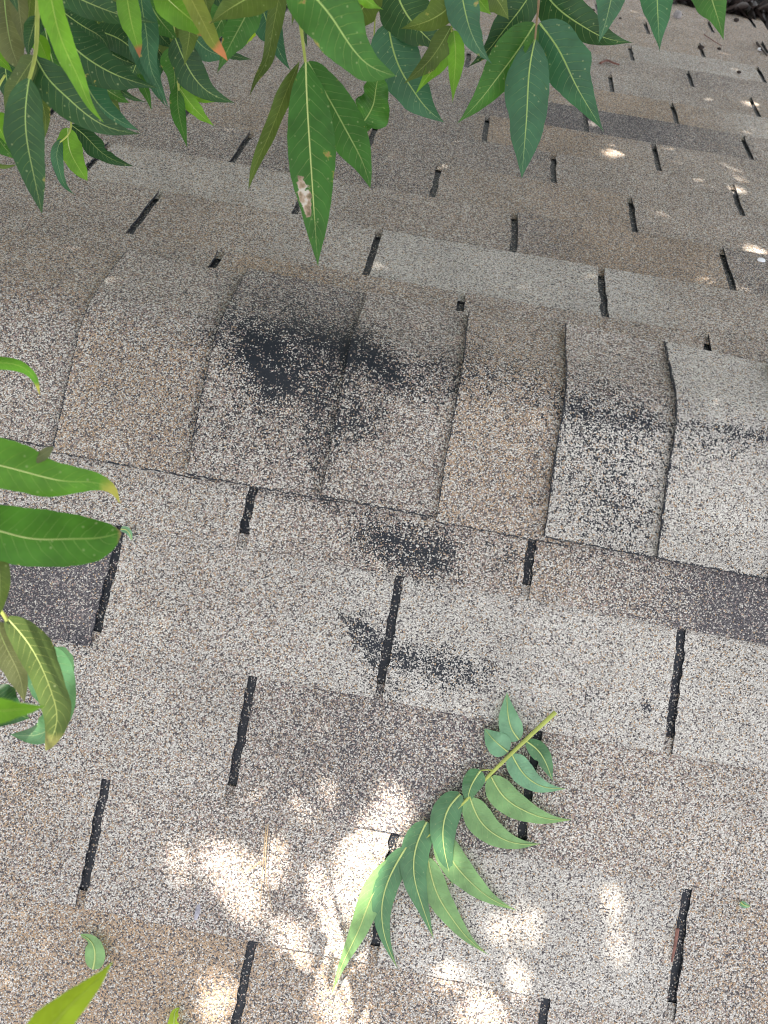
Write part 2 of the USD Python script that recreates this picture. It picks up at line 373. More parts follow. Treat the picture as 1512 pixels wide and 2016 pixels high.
M_STEM = plain('leaf_stalk', (0.30, 0.34, 0.08), 0.55, 0.2, 50)
M_TWIG = plain('twig_bark', (0.24, 0.16, 0.09), 0.8, 0.3, 60, 0.001)
M_BARK = plain('tree_bark', (0.15, 0.12, 0.095), 0.9, 0.4, 14, 0.02)
M_CANOPY = leaf_material('leaf_canopy', (0.035, 0.10, 0.025), trans=0.14, veins=0.2)

# ------------------------------------------------------------------ ground, flat roof
gm = plain('ground_grass', (0.10, 0.10, 0.05), 0.95, 0.5, 3.0)
say(obj('ground', (np.array([[-300, -300, 0], [300, -300, 0], [300, 300, 0], [-300, 300, 0]], float), np.array([[0, 1, 2], [0, 2, 3]])), gm), kind='structure')

# ------------------------------------------------------------------ the roof
EN, EF, TAB, SLOT = 0.130216, 0.129748, 0.305, 0.0095
S0, T0 = 0.094639, 0.047809
EAVE_N, EAVE_F, LEFT, RIGHT = S0 + 19 * EN, 2.022, -2.45, 0.757
house = thing('house', 'low house under a weathered asphalt shingle roof with bald patches along its ridge', 'house', (0, 0, 0))

TONE = {'pale': (1, 0, 0), 'light': (.45, .12, 0), 'mix': (0, .08, .02), 'mixdark': (0, .05, .34), 'dark': (0, .03, .93), 'tan': (.02, .94, .03),
        'tanmix': (.08, .45, .05), 'palemix': (.62, .08, 0), 'rose': (.16, .58, 0), 'brown': (0, .72, .18), 'cream': (.72, .22, 0)}
# tone of each course, as the photograph shows it: (x in the photograph at the middle of the course, tone)
NEAR_TONE = {
    0: [(0, 'mix'), (1512, 'mix')],
    1: [(0, 'light'), (240, 'light'), (480, 'light'), (600, 'mix'), (1000, 'mix'), (1040, 'tanmix'), (1150, 'mix'), (1300, 'mixdark'), (1420, 'dark'), (1512, 'dark')],
    2: [(0, 'dark'), (205, 'dark'), (212, 'light'), (430, 'light'), (600, 'palemix'), (740, 'pale'), (1512, 'pale')],
    3: [(0, 'light'), (200, 'light'), (465, 'light'), (485, 'mix'), (680, 'mixdark'), (1000, 'mixdark'), (1045, 'mix'), (1512, 'light')],
    4: [(0, 'tanmix'), (180, 'light'), (420, 'mix'), (560, 'mix'), (760, 'palemix'), (900, 'pale'), (1315, 'pale'), (1340, 'light'), (1512, 'tanmix')],
    5: [(0, 'rose'), (200, 'tan'), (475, 'tan'), (500, 'tanmix'), (740, 'tanmix'), (1040, 'light'), (1300, 'light'), (1320, 'light'), (1512, 'tanmix')]}
FAR_TONE = {
    1: [(0, 'mix'), (420, 'mix'), (436, 'tan'), (700, 'tanmix'), (900, 'mix'), (1512, 'mix')],
    2: [(0, 'mix'), (270, 'mix'), (420, 'tanmix'), (560, 'light'), (730, 'palemix'), (745, 'pale'), (1250, 'pale'), (1330, 'light'), (1512, 'mix')],
    3: [(0, 'mix'), (165, 'mix'), (175, 'cream'), (570, 'cream'), (600, 'light'), (760, 'mix'), (1000, 'mix'), (1020, 'mixdark'), (1180, 'brown'), (1420, 'brown'), (1435, 'mixdark'), (1512, 'mixdark')],
    4: [(0, 'mix'), (460, 'mixdark'), (855, 'mixdark'), (865, 'mix'), (1020, 'tanmix'), (1235, 'brown'), (1250, 'mix'), (1512, 'mix')],
    5: [(0, 'mix'), (735, 'brown'), (745, 'mixdark'), (1080, 'mixdark'), (1095, 'mix'), (1430, 'mix'), (1512, 'light')],
    6: [(0, 'mix'), (600, 'mix'), (940, 'mixdark'), (962, 'tan'), (1160, 'brown'), (1280, 'mix'), (1512, 'mix')],
    7: [(0, 'mix'), (700, 'mix'), (900, 'mixdark'), (1060, 'dark'), (1300, 'dark'), (1460, 'mixdark'), (1512, 'mix')],
    8: [(0, 'mix'), (900, 'mix'), (1080, 'tanmix'), (1150, 'tan'), (1325, 'tan'), (1400, 'tanmix'), (1480, 'cream'), (1512, 'cream')],
    9: [(0, 'mix'), (1190, 'mix'), (1215, 'light'), (1400, 'mix'), (1480, 'tanmix'), (1512, 'tanmix')],
    10: [(0, 'light'), (1000, 'light'), (1345, 'mix'), (1360, 'mixdark'), (1512, 'mix')],
    11: [(0, 'rose'), (1236, 'rose'), (1246, 'cream'), (1495, 'cream'), (1510, 'tanmix')],
    12: [(0, 'light'), (1000, 'rose'), (1370, 'rose'), (1390, 'tanmix'), (1512, 'tanmix')],
    13: [(0, 'light'), (1200, 'rose'), (1512, 'tanmix')], 14: [(0, 'light'), (1200, 'rose'), (1512, 'tanmix')], 15: [(0, 'light'), (1512, 'rose')], 16: [(0, 'light'), (1512, 'rose')]}
NAMES = list(TONE)


def tone_of(side, k, x, s, px):
    table = (NEAR_TONE if side == 'near' else FAR_TONE).get(k)
    if table is None:           # courses that the photograph does not show: a blend that changes from tab to tab
        i = np.floor(x / TAB + k * 0.37).astype(int)
        pick = [('mix', 'light', 'tanmix', 'mixdark', 'palemix', 'mix', 'dark')[(ii * 5 + k * 3) % 7] for ii in np.ravel(i)]
        w = np.array([TONE[p] for p in pick]).reshape(*np.shape(x), 3)
    else:
        # the table is read along the middle of the course, so that the tone runs square to the course
        e = (S0 + (k - 0.5) * EN) if side == 'near' else (T0 + (k - 0.5) * EF)
        mid = seen(on_roof(side, x, e, 0.006))[0][..., 0]
        xs = [a for a, _ in table]
        w = np.stack([np.interp(mid, xs, [TONE[t][c] for _, t in table]) for c in range(3)], -1)
    jit = (meshkit.fbm(np.stack([x * 7, s * 7, x * 0 + 3.3], -1), 3, 5) - 0.5) * 0.5
    w = np.clip(w + jit[..., None] * np.array([0.5, 0.3, -0.35]), 0, 1)
    if side == 'far':
        w = w + (1 - np.clip(w.sum(-1, keepdims=True), 0, 1)) * np.array([0, 0.22, 0])
    c = np.cumsum(w, -1)
    return c / np.maximum(1.0, c[..., 2:3])


# worn spots on the shingles: centre and radii in the photograph, turn in degrees, strength
WORN = [(538, 728, 44, 34, 30, 1.3), (505, 690, 52, 22, -20, .75), (600, 660, 95, 26, 4, .62), (655, 690, 80, 36, 0, .62), (565, 615, 95, 46, 8, .34), (600, 690, 190, 80, 8, .10), (650, 905, 22, 80, 8, .18), (860, 745, 40, 40, 0, .28), (735, 708, 52, 26, 30, .85), (780, 745, 34, 18, 35, .6),
        (560, 760, 70, 34, 0, .5), (702, 832, 36, 26, 10, .62), (620, 860, 24, 80, 8, .30), (470, 655, 50, 34, 0, .45), (690, 770, 90, 60, 0, .34), (530, 850, 130, 70, 0, .22),
        (800, 1080, 72, 44, 12, .66), (752, 1060, 44, 26, 30, .55), (855, 1092, 36, 34, 0, .66), (1010, 1100, 34, 30, 0, .3),
        (722, 1252, 44, 24, 50, .68), (690, 1228, 18, 12, 40, .55), (735, 1290, 16, 26, 0, .6), (790, 1296, 22, 18, 0, .66), (850, 1308, 62, 28, 14, .6), (920, 1324, 56, 26, 10, .38), (755, 1355, 26, 22, 0, .35),
        (1185, 805, 80, 26, 8, .22), (1210, 842, 105, 70, 12, .27), (1290, 835, 50, 9, 6, .6), (1195, 920, 95, 120, 0, .27), (1215, 1020, 70, 60, 0, .27), (1130, 800, 24, 22, 0, .45), (1150, 812, 16, 10, 0, .6), (1230, 835, 30, 8, 12, .5),
        (1430, 848, 60, 10, 8, .42), (1500, 856, 40, 14, 4, .45), (1420, 880, 60, 26, 0, .26), (1000, 740, 90, 34, 6, .24), (900, 720, 60, 50, 0, .24),
        (1165, 1377, 12, 9, 0, .62), (1270, 1388, 14, 12, 0, .6), (600, 985, 90, 10, 8, .3), (160, 1262, 24, 16, 0, .5), (1090, 610, 20, 6, 0, .3)]


def bald_of(px):
    keep = np.ones(px.shape[:-1])
    for cx, cy, rx, ry, a, w in WORN:
        a = math.radians(a); dx, dy = px[..., 0] - cx, px[..., 1] - cy
        u, v = (dx * math.cos(a) + dy * math.sin(a)) / rx, (-dx * math.sin(a) + dy * math.cos(a)) / ry
        keep *= 1 - min(w * 0.84, 0.97) * np.exp(-0.5 * (u * u + v * v) ** 1.2)
    return 0.95 * (1 - keep)


def tab_mesh(side, k, x0, x1, fine):
    """One tab of a course: a thin slab, tucked under the course above, its lower edge on the course below."""
    e, s0 = (EN, S0) if side == 'near' else (EF, T0)
    sb = s0 + k * e
    st = max(s0 + (k - 1) * e, 0.0)
    end = EAVE_N if side == 'near' else EAVE_F
    sb = min(sb, end)
    sa = max(st - 0.016, 0.012)
    nx, ns = (26, 22) if fine else ((14, 18) if side == 'near' else (11, 8))
    X, S = np.meshgrid(np.linspace(x0, x1, nx), np.linspace(sa, sb, ns))
    rag = meshkit.noise(np.stack([X * 300, S * 0 + k * 7.7, X * 0 + 1.3], -1), 3) - 0.5
    rags = meshkit.noise(np.stack([S * 300, X * 40, X * 0 + k], -1), 9) - 0.5
    wave = meshkit.noise(np.stack([X * 5, S * 5, X * 0 + k * 3.1], -1), 4) - 0.5
    S = S + (np.arange(ns)[:, None] == ns - 1) * (rag * 0.0022 + wave * 0.003)
    edge = (np.arange(nx)[None] == 0).astype(float) + (np.arange(nx)[None] == nx - 1)
    X = X + edge * (rags * 0.0034 + 0.0012 * (meshkit.noise(np.stack([X * 3 + S * 9, X * 0 + k, S * 0], -1), 12) - 0.5))
    h = 0.0035 + 0.0040 * (S - (s0 + (k - 1) * e)) / e + 0.0005 * wave
    top = on_roof(side, X, S, h)
    bot = on_roof(side, X, S, h - 0.0032)
    px, _ = seen(top)
    tone = tone_of(side, k, X, S, px).reshape(-1, 3)
    bald = bald_of(px).ravel()
    f = [grid_faces(ns, nx) if side == 'near' else grid_faces(ns, nx)[:, ::-1]]
    # skirt round the outline
    idx = np.arange(ns * nx).reshape(ns, nx)
    ring = np.r_[idx[:, 0], idx[-1, 1:], idx[-2::-1, -1]]
    v = top.reshape(-1, 3); b = bot.reshape(-1, 3)[ring]; n = len(v); r = len(ring)
    vt = v[ring]
    q = np.arange(r - 1)
    fs = np.vstack([np.c_[n + q, n + q + 1, n + r + q + 1], np.c_[n + q, n + r + q + 1, n + r + q]])
    f.append(fs if side == 'far' else fs[:, ::-1])
    v = np.vstack([v, vt, b])
    tone = np.vstack([tone, tone[ring], tone[ring]]); bald = np.r_[bald, np.full(2 * r, 0.86)]
    f = np.vstack(f)
    if side == 'near':
        f[:len(f)] = f
    return v, f, tone, bald


XN = [-0.159794, -0.292537, -0.121448, -0.251118, -0.070785]
XF = [-0.277281, -0.400239, -0.520651, -0.340336, -0.155451, 0.029197, 0.21334, 0.396661, -0.028277, 0.46209, 0.341272, 0.525633, 0.707057, 0.281698]
# the deck under the shingles, seen through the slots: black asphalt with few granules
dk = []
for side, end in (('near', EAVE_N), ('far', EAVE_F)):
    X, S = np.meshgrid(np.linspace(LEFT, RIGHT, 60), np.linspace(0, end, 40))
    f = grid_faces(40, 60)
    dk.append((on_roof(side, X, S, 0.0008).reshape(-1, 3), f if side == 'far' else f[:, ::-1]))
    low = on_roof(side, X, S, -0.02).reshape(-1, 3)
    dk.append((low, f[:, ::-1] if side == 'far' else f))
dv, df = join(dk)
roof = obj('roof', (dv, df), M_SHINGLE, house, data={'tone': np.tile([0.10, 0.16, 0.5], (len(dv), 1)), 'bald': np.full(len(dv), 0.76)})

rest, count = [], 0
shown = []
for side, rows, phases, end in (('near', 19, XN, EAVE_N), ('far', 16, XF, EAVE_F)):
    for k in range(0 if side == 'near' else 1, rows + 1):
        e, s0 = (EN, S0) if side == 'near' else (EF, T0)
        if s0 + (k - 1) * e >= end - 0.02:
            continue
        ph = phases[k - 1] if 1 <= k <= len(phases) else phases[-1] + 0.137 * (k - len(phases)) + (0.1 if k == 0 else 0)
        i0, i1 = math.ceil((LEFT - ph) / TAB), math.floor((RIGHT - ph) / TAB)
        cuts = [LEFT - SLOT / 2] + [ph + i * TAB for i in range(i0, i1 + 1)] + [RIGHT + SLOT / 2]
        for a, b in zip(cuts[:-1], cuts[1:]):
            a2, b2 = a + SLOT / 2, b - SLOT / 2
            if b2 - a2 < 0.02:
                continue
            pm, z = seen(on_roof(side, np.linspace(a2, b2, 5), s0 + (k - 0.5) * e))
            inside = ((pm[:, 0] > -260) & (pm[:, 0] < 1760) & (pm[:, 1] > -200) & (pm[:, 1] < 2250)).any()
            t = tab_mesh(side, k, a2, b2, side == 'near' and k <= 3 and inside)
            (shown if inside else rest).append(t)
for v, f, tone, bald in shown[:299]:
    obj('shingle', (v, f), M_SHINGLE, roof, data={'tone': tone, 'bald': bald})
rest += shown[299:]
v, f = join([(t[0], t[1]) for t in rest])
say(obj('far_shingles', (v, f), M_SHINGLE, roof, data={'tone': np.vstack([t[2] for t in rest]), 'bald': np.concatenate([t[3] for t in rest])}), kind='stuff')

# ridge caps, folded over the ridge, each lying on the next one's end
CAPX = [-0.232 - 0.146 * i for i in range(15, 0, -1)] + [-0.232, -0.0865, 0.0382, 0.1535, 0.2747, 0.398, 0.524, 0.648]
CAP_TONE = {-0.378: ('mix', 'tanmix'), -0.232: ('mixdark', 'mix'), -0.0865: ('mix', 'mix'), 0.0382: ('tanmix', 'tanmix'), 0.1535: ('mix', 'pale'), 0.2747: ('pale', 'pale')}


def cap_mesh(x0, x1, i, fine):
    sn, sf = 0.158 + 0.003 * math.sin(i * 2.3), 0.124 + 0.005 * math.sin(i * 1.7 + 1)
    nx, nt = (30, 52) if fine else (5, 12)
    R = 0.10                                   # radius of the fold
    arc = R * 2 * A
    tt = np.linspace(0, 1, nt)
    tt[1], tt[-2] = 0.007, 0.993
    ln, lf = sn - R * math.tan(A), sf - R * math.tan(A)
    L = ln + arc + lf
    U = tt * L
    Xl = np.linspace(x0, x1 + 0.03, nx); Xl[1] = x0 + 0.0019
    UU, XX = np.meshgrid(U, Xl, indexing='ij')
    rag = meshkit.noise(np.stack([XX * 260, UU * 0 + i, XX * 0], -1), 2) - 0.5
    ragx = meshkit.noise(np.stack([UU * 200, UU * 0 + i * 3.3, XX * 0], -1), 6) - 0.5
    wav = meshkit.noise(np.stack([UU * 12, UU * 0 + i * 5.3, XX * 0], -1), 8) - 0.5
    XX = XX + (np.arange(nx)[None] == 0) * (ragx * 0.002 + wav * 0.004)
    # height over the deck: the left end rides on the cap beside it
    lift = 0.0165 - 0.0068 * (XX - x0) / (x1 - x0)
    lift = lift + 0.0006 * (meshkit.noise(np.stack([UU * 18, XX * 18, XX * 0 + i], -1), 4) - 0.5)
    cz = -R / math.cos(A) + 0                   # centre of the fold below the apex

    def place(UU, XX, h):
        ang = np.clip((UU - ln) / R - A, -A, A)
        rr = R + h
        y = rr * np.sin(ang); z = cz + rr * np.cos(ang)
        dn = np.maximum(ln - UU, 0); dfr = np.maximum(UU - ln - arc, 0)
        y = y - dn * CA + dfr * CA; z = z - dn * SA - dfr * SA
        return np.stack([XX, y, z + RIDGE], -1)
    curl = 0.006 * np.exp(-((L - UU) / 0.016)) * (0.6 + 0.8 * math.sin(i * 1.9) ** 2) * (i in (18, 20, 21))
    UU = UU + (np.arange(nt)[:, None] == 0) * rag * 0.0025 + (np.arange(nt)[:, None] == nt - 1) * rag * 0.004
    top = place(UU, XX, lift + curl); bot = place(UU, XX, lift + curl - 0.0046)
    px, _ = seen(top)
    key = min(CAP_TONE, key=lambda q: abs(q - x0))
    up, lo = CAP_TONE[key] if abs(key - x0) < 0.02 else (('pale', 'pale') if x0 > 0.3 else [('mix', 'light'), ('tanmix', 'mix'), ('mix', 'mixdark')][i % 3])
    w = np.clip((0.62 * L - UU) / (0.16 * L) * 1.0, 0, 1)[..., None]
    ww = np.array(TONE[lo]) * w + np.array(TONE[up]) * (1 - w)
    jit = (meshkit.fbm(np.stack([XX * 9, UU * 9, XX * 0 + 3.3], -1), 3, 5) - 0.5) * 0.5
    ww = np.clip(ww + jit[..., None] * np.array([0.5, 0.3, -0.35]), 0, 1)
    c = np.cumsum(ww, -1); c = c / np.maximum(1.0, c[..., 2:3])
    bald = np.maximum(bald_of(px), 0.95 * ((np.arange(nx)[None] == 0) | (np.arange(nt)[:, None] == 0)))
    idx = np.arange(nt * nx).reshape(nt, nx)
    ring = np.r_[idx[0, ::-1], idx[1:, 0], idx[-1, 1:], idx[-2:0:-1, -1]]
    v = top.reshape(-1, 3); n, r = len(v), len(ring)
    q = np.arange(r); q1 = (q + 1) % r
    f = np.vstack([grid_faces(nt, nx)[:, ::-1], np.c_[n + q, n + q1, n + r + q1], np.c_[n + q, n + r + q1, n + r + q]])
    v = np.vstack([v, v[ring], bot.reshape(-1, 3)[ring]])
    c = c.reshape(-1, 3); c = np.vstack([c, c[ring], c[ring]])
    return v, f, c, np.r_[bald.ravel(), np.full(2 * r, 0.86)]


for i, (a, b) in enumerate(zip(CAPX[:-1], CAPX[1:])):
    v, f, c, bl = cap_mesh(a, b, i, i >= 12 and i < 22)
    obj('ridge_shingle', (v, f), M_SHINGLE, roof, data={'tone': c, 'bald': bl})

# walls, fascia and the flat roof beyond the far eave
m_wall = plain('painted_wall', (0.55, 0.53, 0.48), 0.8, 0.12, 6)
m_trim = plain('painted_trim', (0.62, 0.61, 0.58), 0.6, 0.15, 12)
yn, yf = -(EAVE_N * CA - 0.18), EAVE_F * CA - 0.12
zn, zf = RIDGE - EAVE_N * SA - 0.05, RIDGE - EAVE_F * SA - 0.05
xl, xr = LEFT + 0.15, RIGHT - 0.12
for pts in ([(xl, yn, 0), (xr, yn, 0), (xr, yn, zn + 0.03), (xl, yn, zn + 0.03)], [(xr, yf, 0), (xl, yf, 0), (xl, yf, zf + 0.02), (xr, yf, zf + 0.02)]):
    w = np.array(pts, float); off = np.array([0, -0.06 if w[0, 1] < 0 else 0.06, 0])
    vv = np.vstack([w, w - off]); hull = trimesh.convex.convex_hull(vv)
    obj('wall', (np.array(hull.vertices), np.array(hull.faces)), m_wall, house)
for x, o in ((xl, 0.06), (xr, -0.06)):
    w = np.array([(x, yn + .062, 0), (x, yf - .062, 0), (x, yf - .062, zf), (x, 0, RIDGE - 0.04), (x, yn + .062, zn)])
    hull = trimesh.convex.convex_hull(np.vstack([w, w + [o, 0, 0]]))
    obj('wall', (np.array(hull.vertices), np.array(hull.faces)), m_wall, house)
for side, end in (('near', EAVE_N), ('far', EAVE_F)):
    p = on_roof(side, np.array([LEFT, RIGHT, RIGHT, LEFT]), end - 0.012, np.array([-0.021, -0.021, -0.13, -0.13]))
    q = on_roof(side, np.array([LEFT, RIGHT, RIGHT, LEFT]), end - 0.034, np.array([-0.021, -0.021, -0.13, -0.13]))
    hull = trimesh.convex.convex_hull(np.vstack([p, q]))
    obj('fascia', (np.array(hull.vertices), np.array(hull.faces)), m_trim, house)
zflat = RIDGE - EAVE_F * SA - 0.10
m_flat = plain('flat_roof_felt', (0.045, 0.043, 0.042), 0.9, 0.4, 25, 0.004)
say(obj('flat_roof', join([box((-1.2, EAVE_F * CA - 0.03, zflat - 0.15), (3.2, EAVE_F * CA + 2.6, zflat)), box((RIGHT + 0.02, 0.9, zflat - 0.15), (3.2, EAVE_F * CA - 0.031, zflat - 0.002))]), m_flat), kind='structure')


# ------------------------------------------------------------------ leaves
def width_profile(u, a, b):
    b = b * 0.7 + 0.56
    w = u ** a * (1 - u) ** b
    um = a / (a + b)
    return w / (um ** a * (1 - um) ** b)


def leaf_from_view(mid, width, d0, d1, roll=0.0, fold=0.12, a=0.6, b=1.2, nu=30, nv=9, wave=0.07, seed=0, droop=0.0, bite=None):
    """A leaflet whose midrib runs through the given pixels at depths d0 (base) to d1 (tip); its own width follows from its distance."""
    c = curve(mid, nu)
    u = np.linspace(0, 1, nu)
    dep = d0 + (d1 - d0) * u + droop * 4 * u * (1 - u)
    P = at(c, dep)
    t = np.gradient(P, axis=0); t /= np.linalg.norm(t, axis=1, keepdims=True)
    view = P - EYE; view /= np.linalg.norm(view, axis=1, keepdims=True)
    S = np.cross(t, view); S /= np.linalg.norm(S, axis=1, keepdims=True)
    N = np.cross(S, t)                         # roughly towards the eye
    r = np.radians(roll)
    S2 = S * math.cos(r) + N * math.sin(r); N2 = np.cross(S2, t)
    rg = np.random.default_rng(seed)
    half = 0.5 * width * dep / F / max(0.35, math.cos(r)) * width_profile(np.clip(u, 0.004, 0.999), a, b)
    vv = np.linspace(-1, 1, nv)
    serr = 1 + 0.035 * ((u * 17 + rg.random()) % 1.0 - 0.5)
    lob = 1 + 0.26 * (meshkit.noise(np.stack([u * 7, u * 0 + seed, u * 0], -1), 1) - 0.5)
    lob2 = 1 + 0.26 * (meshkit.noise(np.stack([u * 7, u * 0 + seed + 50, u * 0], -1), 1) - 0.5)
    W = half[:, None] * np.where(vv < 0, lob[:, None], lob2[:, None]) * np.where(np.abs(vv) > 0.99, serr[:, None], 1.0)
    if bite:
        u0, du, side, dep_ = bite
        cut = 1 - dep_ * np.exp(-((u - u0) / du) ** 4)
        W = W * np.where((vv * side > 0), cut[:, None], 1.0)
    lat = vv[None] * W
    up = fold * np.abs(lat) + wave * half[:, None] * np.sin(u * 11 + seed)[:, None] * np.abs(vv)[None] ** 2 * np.sign(vv)[None]
    # puckered between the side veins
    up = up + 0.02 * half[:, None] * np.sin(2 * np.pi * (15 * u[:, None] - 1.75 * np.abs(vv[None]) ** 1.25)) * np.minimum(1, 3 * np.abs(vv[None])) * (1 - 0.6 * np.abs(vv[None]))
    V = P[:, None] + lat[..., None] * S2[:, None] + up[..., None] * N2[:, None]
    uv = np.stack(np.broadcast_arrays(u[:, None], vv[None] * 0.5 + 0.5), -1).reshape(-1, 2)
    f = grid_faces(nu, nv)
    rib = tube(P[:-1] + N2[:-1] * 0.00025, (0.00048 * (1 - u[:-1]) + 0.00014) * min(1.6, max(0.55, width * d0 / F / 0.024)), 4)
    return V.reshape(-1, 3), f, uv, rib


tree = thing('pecan_tree', 'leafy tree beside the roof, its long pointed leaflets hanging into view', 'tree', (-3.35, 1.35, 0))


def hang(mid, width, d, kind, roll=0, fold=0.14, name='leaf', label=None, nodepth=None, **kw):
    d0, d1 = d if isinstance(d, tuple) else (d, d + 0.02)
    hang.n += 1
    v, f, uv, rib = leaf_from_view(mid, width, d0, d1, roll, fold, seed=hang.n, **kw)
    o = obj(name, (v, f), LEAF[kind], tree, smooth=True, uv=uv)
    obj('midrib', rib, M_RIB if kind in ('dark', 'olive', 'mid', 'blue', 'greyolive') else M_RIBPALE, o, smooth=True)
    if label:
        say(o, label)
    return o


hang.n = 0


def stalk(px, d, r0=0.0011, r1=0.0007, mat=None, up=None, name='stalk'):
    d0, d1 = d if isinstance(d, tuple) else (d, d)
    c = curve(px, 14)
    P = at(c, np.linspace(d0, d1, 14))
    R = np.linspace(r0, r1, 14)
    if up is not None:                          # goes on out of the picture to the branch that carries it
        q = limb_points[np.argmin(((limb_points - np.array(up, float)) ** 2 * [1, 1, .3]).sum(1))]
        extra = curve([q, q + (P[0] - q) * 0.3 + [0.05, -0.03, 0.10], q + (P[0] - q) * 0.68 + [-0.03, 0.03, 0.07], P[0]], 22)[:-1]
        P = np.vstack([extra, P]); R = np.r_[np.linspace(r0 * 1.7, r0 * 1.02, 21), R]
    return obj(name, tube(P, R, 6), mat or M_STEM, tree, smooth=True)


# top, centre
hang([(560, -60), (625, 0), (652, 33), (690, 90), (731, 131), (779, 149)], 116, (.44, .50), 'mid', 12, a=.6, b=.62)
hang([(589, 122), (560, 190), (528, 270), (500, 335), (489, 374)], 31, (.56, .58), 'olive', 38, a=.8, b=.7)
hang([(602, 122), (604, 185), (612, 320), (620, 440), (626, 524)], 93, (.53, .56), 'scorched', -10, a=.75, b=.85, label='long leaflet with a dead pinkish brown patch')
hang([(606, 122), (645, 190), (690, 272), (718, 330), (729, 370)], 82, (.55, .58), 'mid', 14, a=.6, b=.62, bite=(.36, .06, -1, .2))
hang([(556, -60), (548, 0), (535, 70), (522, 125), (505, 155), (491, 190)], 33, (.60, .63), 'olive', -30, a=.6, b=.8)
hang([(500, -30), (516, 14), (531, 59), (547, 95), (560, 120), (573, 140)], 60, (.68, .70), 'blue', 12, bite=(.66, .07, -1, .4))
hang([(590, 20), (598, 60), (605, 96)], 16, (.60, .61), 'dark', 0)
hang([(588, -25), (580, 20), (574, 52)], 16, (.57, .58), 'olive', 20)
hang([(740, -25), (715, 15), (690, 46), (662, 84)], 64, (.60, .63), 'olive', 20)
hang([(655, -70), (680, -10), (700, 40)], 62, (.56, .60), 'mid', -15)
hang([(695, -25), (725, 3), (755, 19)], 26, (.52, .54), 'bright', 25, wave=.4)
hang([(768, -55), (786, 0), (809, 40), (843, 76), (868, 102)], 98, (.62, .66), 'dark', -10, b=.6, bite=(.88, .1, -1, .3))
hang([(764, 46), (772, 90), (790, 140), (815, 180), (840, 213), (874, 241)], 96, (.65, .69), 'blue', 10, a=.5, b=.85)
hang([(735, 95), (733, 108), (730, 118)], 12, (.66, .66), 'dark')
hang([(716, 240), (735, 205), (740, 175), (748, 140)], 66, (.66, .63), 'mid', 22, a=.4, b=.5, wave=.4)
hang([(705, 262), (722, 232), (742, 190)], 30, (.665, .66), 'mid', 30)
hang([(905, -12), (875, 22), (838, 43), (787, 57)], 56, (.54, .56), 'olive', 20)
hang([(888, 52), (865, 92), (840, 125), (812, 150), (794, 166)], 42, (.57, .60), 'olive', -25)
hang([(882, 62), (872, 108), (845, 147), (817, 187)], 38, (.58, .60), 'bright', 28, wave=.25)
hang([(893, 60), (897, 105), (894, 155), (891, 203)], 36, (.57, .59), 'bright', -20)
hang([(900, -50), (911, 0), (923, 50), (945, 98), (969, 126)], 66, (.53, .56), 'blue', 8)
hang([(925, -30), (950, 8), (968, 30)], 36, (.55, .56), 'bright', 30, wave=.3)
hang([(960, -25), (985, 8), (1002, 40)], 44, (.56, .58), 'olive', 25)
hang([(1062, -45), (1030, 10), (990, 62), (955, 105), (920, 133)], 66, (.62, .65), 'dark', 15)
hang([(1053, 46), (1015, 105), (980, 152), (940, 203), (899, 244)], 80, (.61, .65), 'mid', 14)
hang([(1053, 78), (1043, 130), (1038, 205), (1033, 280), (1027, 352)], 84, (.60, .65), 'blue', -6, a=.65, b=.8)
hang([(1062, 46), (1098, 95), (1130, 160), (1160, 213), (1189, 260)], 90, (.61, .65), 'blue', -12)
hang([(1060, -30), (1100, 18), (1145, 50), (1190, 74), (1246, 84)], 82, (.63, .66), 'dark', -14)
hang([(1051, 78), (1043, 96), (1038, 116)], 26, (.60, .61), 'mid', 40)
hang([(1222, -70), (1203, 0), (1192, 45), (1178, 86)], 58, (.55, .58), 'blue', 20)
hang([(1290, -90), (1294, 0), (1296, 50), (1299, 101)], 76, (.54, .58), 'blue', -14)
hang([(1380, -80), (1402, 0), (1416, 45), (1425, 80)], 66, (.57, .60), 'mid', 14)
hang([(1362, -50), (1370, -20), (1378, 4)], 30, (.58, .59), 'mid', 10)
# top, left
hang([(88, -70), (103, 8), (115, 60), (135, 112), (155, 155), (180, 211), (205, 242)], 46, (.42, .47), 'bright', 18, a=.5, b=.7, label='bright yellow green leaflet hanging in front of the dark ones')
hang([(80, -40), (180, 8), (240, 30), (310, 46)], 62, (.50, .53), 'dark', -12)
hang([(105, 40), (145, 92), (190, 127), (240, 152), (313, 174)], 82, (.52, .55), 'dark', 10)
hang([(70, 113), (95, 155), (130, 190), (170, 225), (215, 251), (280, 264)], 80, (.49, .53), 'dark', -10)
hang([(57, 155), (50, 222), (53, 275), (65, 338), (75, 385), (83, 421)], 74, (.47, .50), 'dark', 8, a=.6, b=.75)
hang([(68, 112), (42, 150), (22, 188), (11, 246)], 42, (.48, .51), 'olive', -30)
hang([(8, -10), (15, 55), (25, 100), (42, 140)], 72, (.53, .55), 'greyolive', 10, b=.6)
hang([(32, -40), (38, 20), (48, 95)], 40, (.50, .52), 'greyolive', 28)
hang([(62, -40), (57, 25), (50, 78)], 30, (.51, .53), 'olive', 20)
hang([(71, 32), (62, 65), (56, 92), (58, 116)], 30, (.49, .50), 'dark', 25)
hang([(71, 68), (84, 95), (100, 136)], 32, (.53, .54), 'bright', 10)
hang([(120, 20), (170, 55), (203, 78), (214, 100)], 56, (.57, .59), 'dark', 8)
hang([(160, 140), (180, 185), (203, 214), (240, 240), (276, 258)], 58, (.55, .57), 'blue', 8)
hang([(185, 158), (212, 178), (238, 194), (256, 203)], 48, (.59, .61), 'mid', -15, wave=.25)
hang([(205, 185), (225, 205), (238, 220)], 30, (.60, .61), 'olive', 10)
hang([(226, 168), (255, 190), (288, 201)], 13, (.60, .61), 'dark')
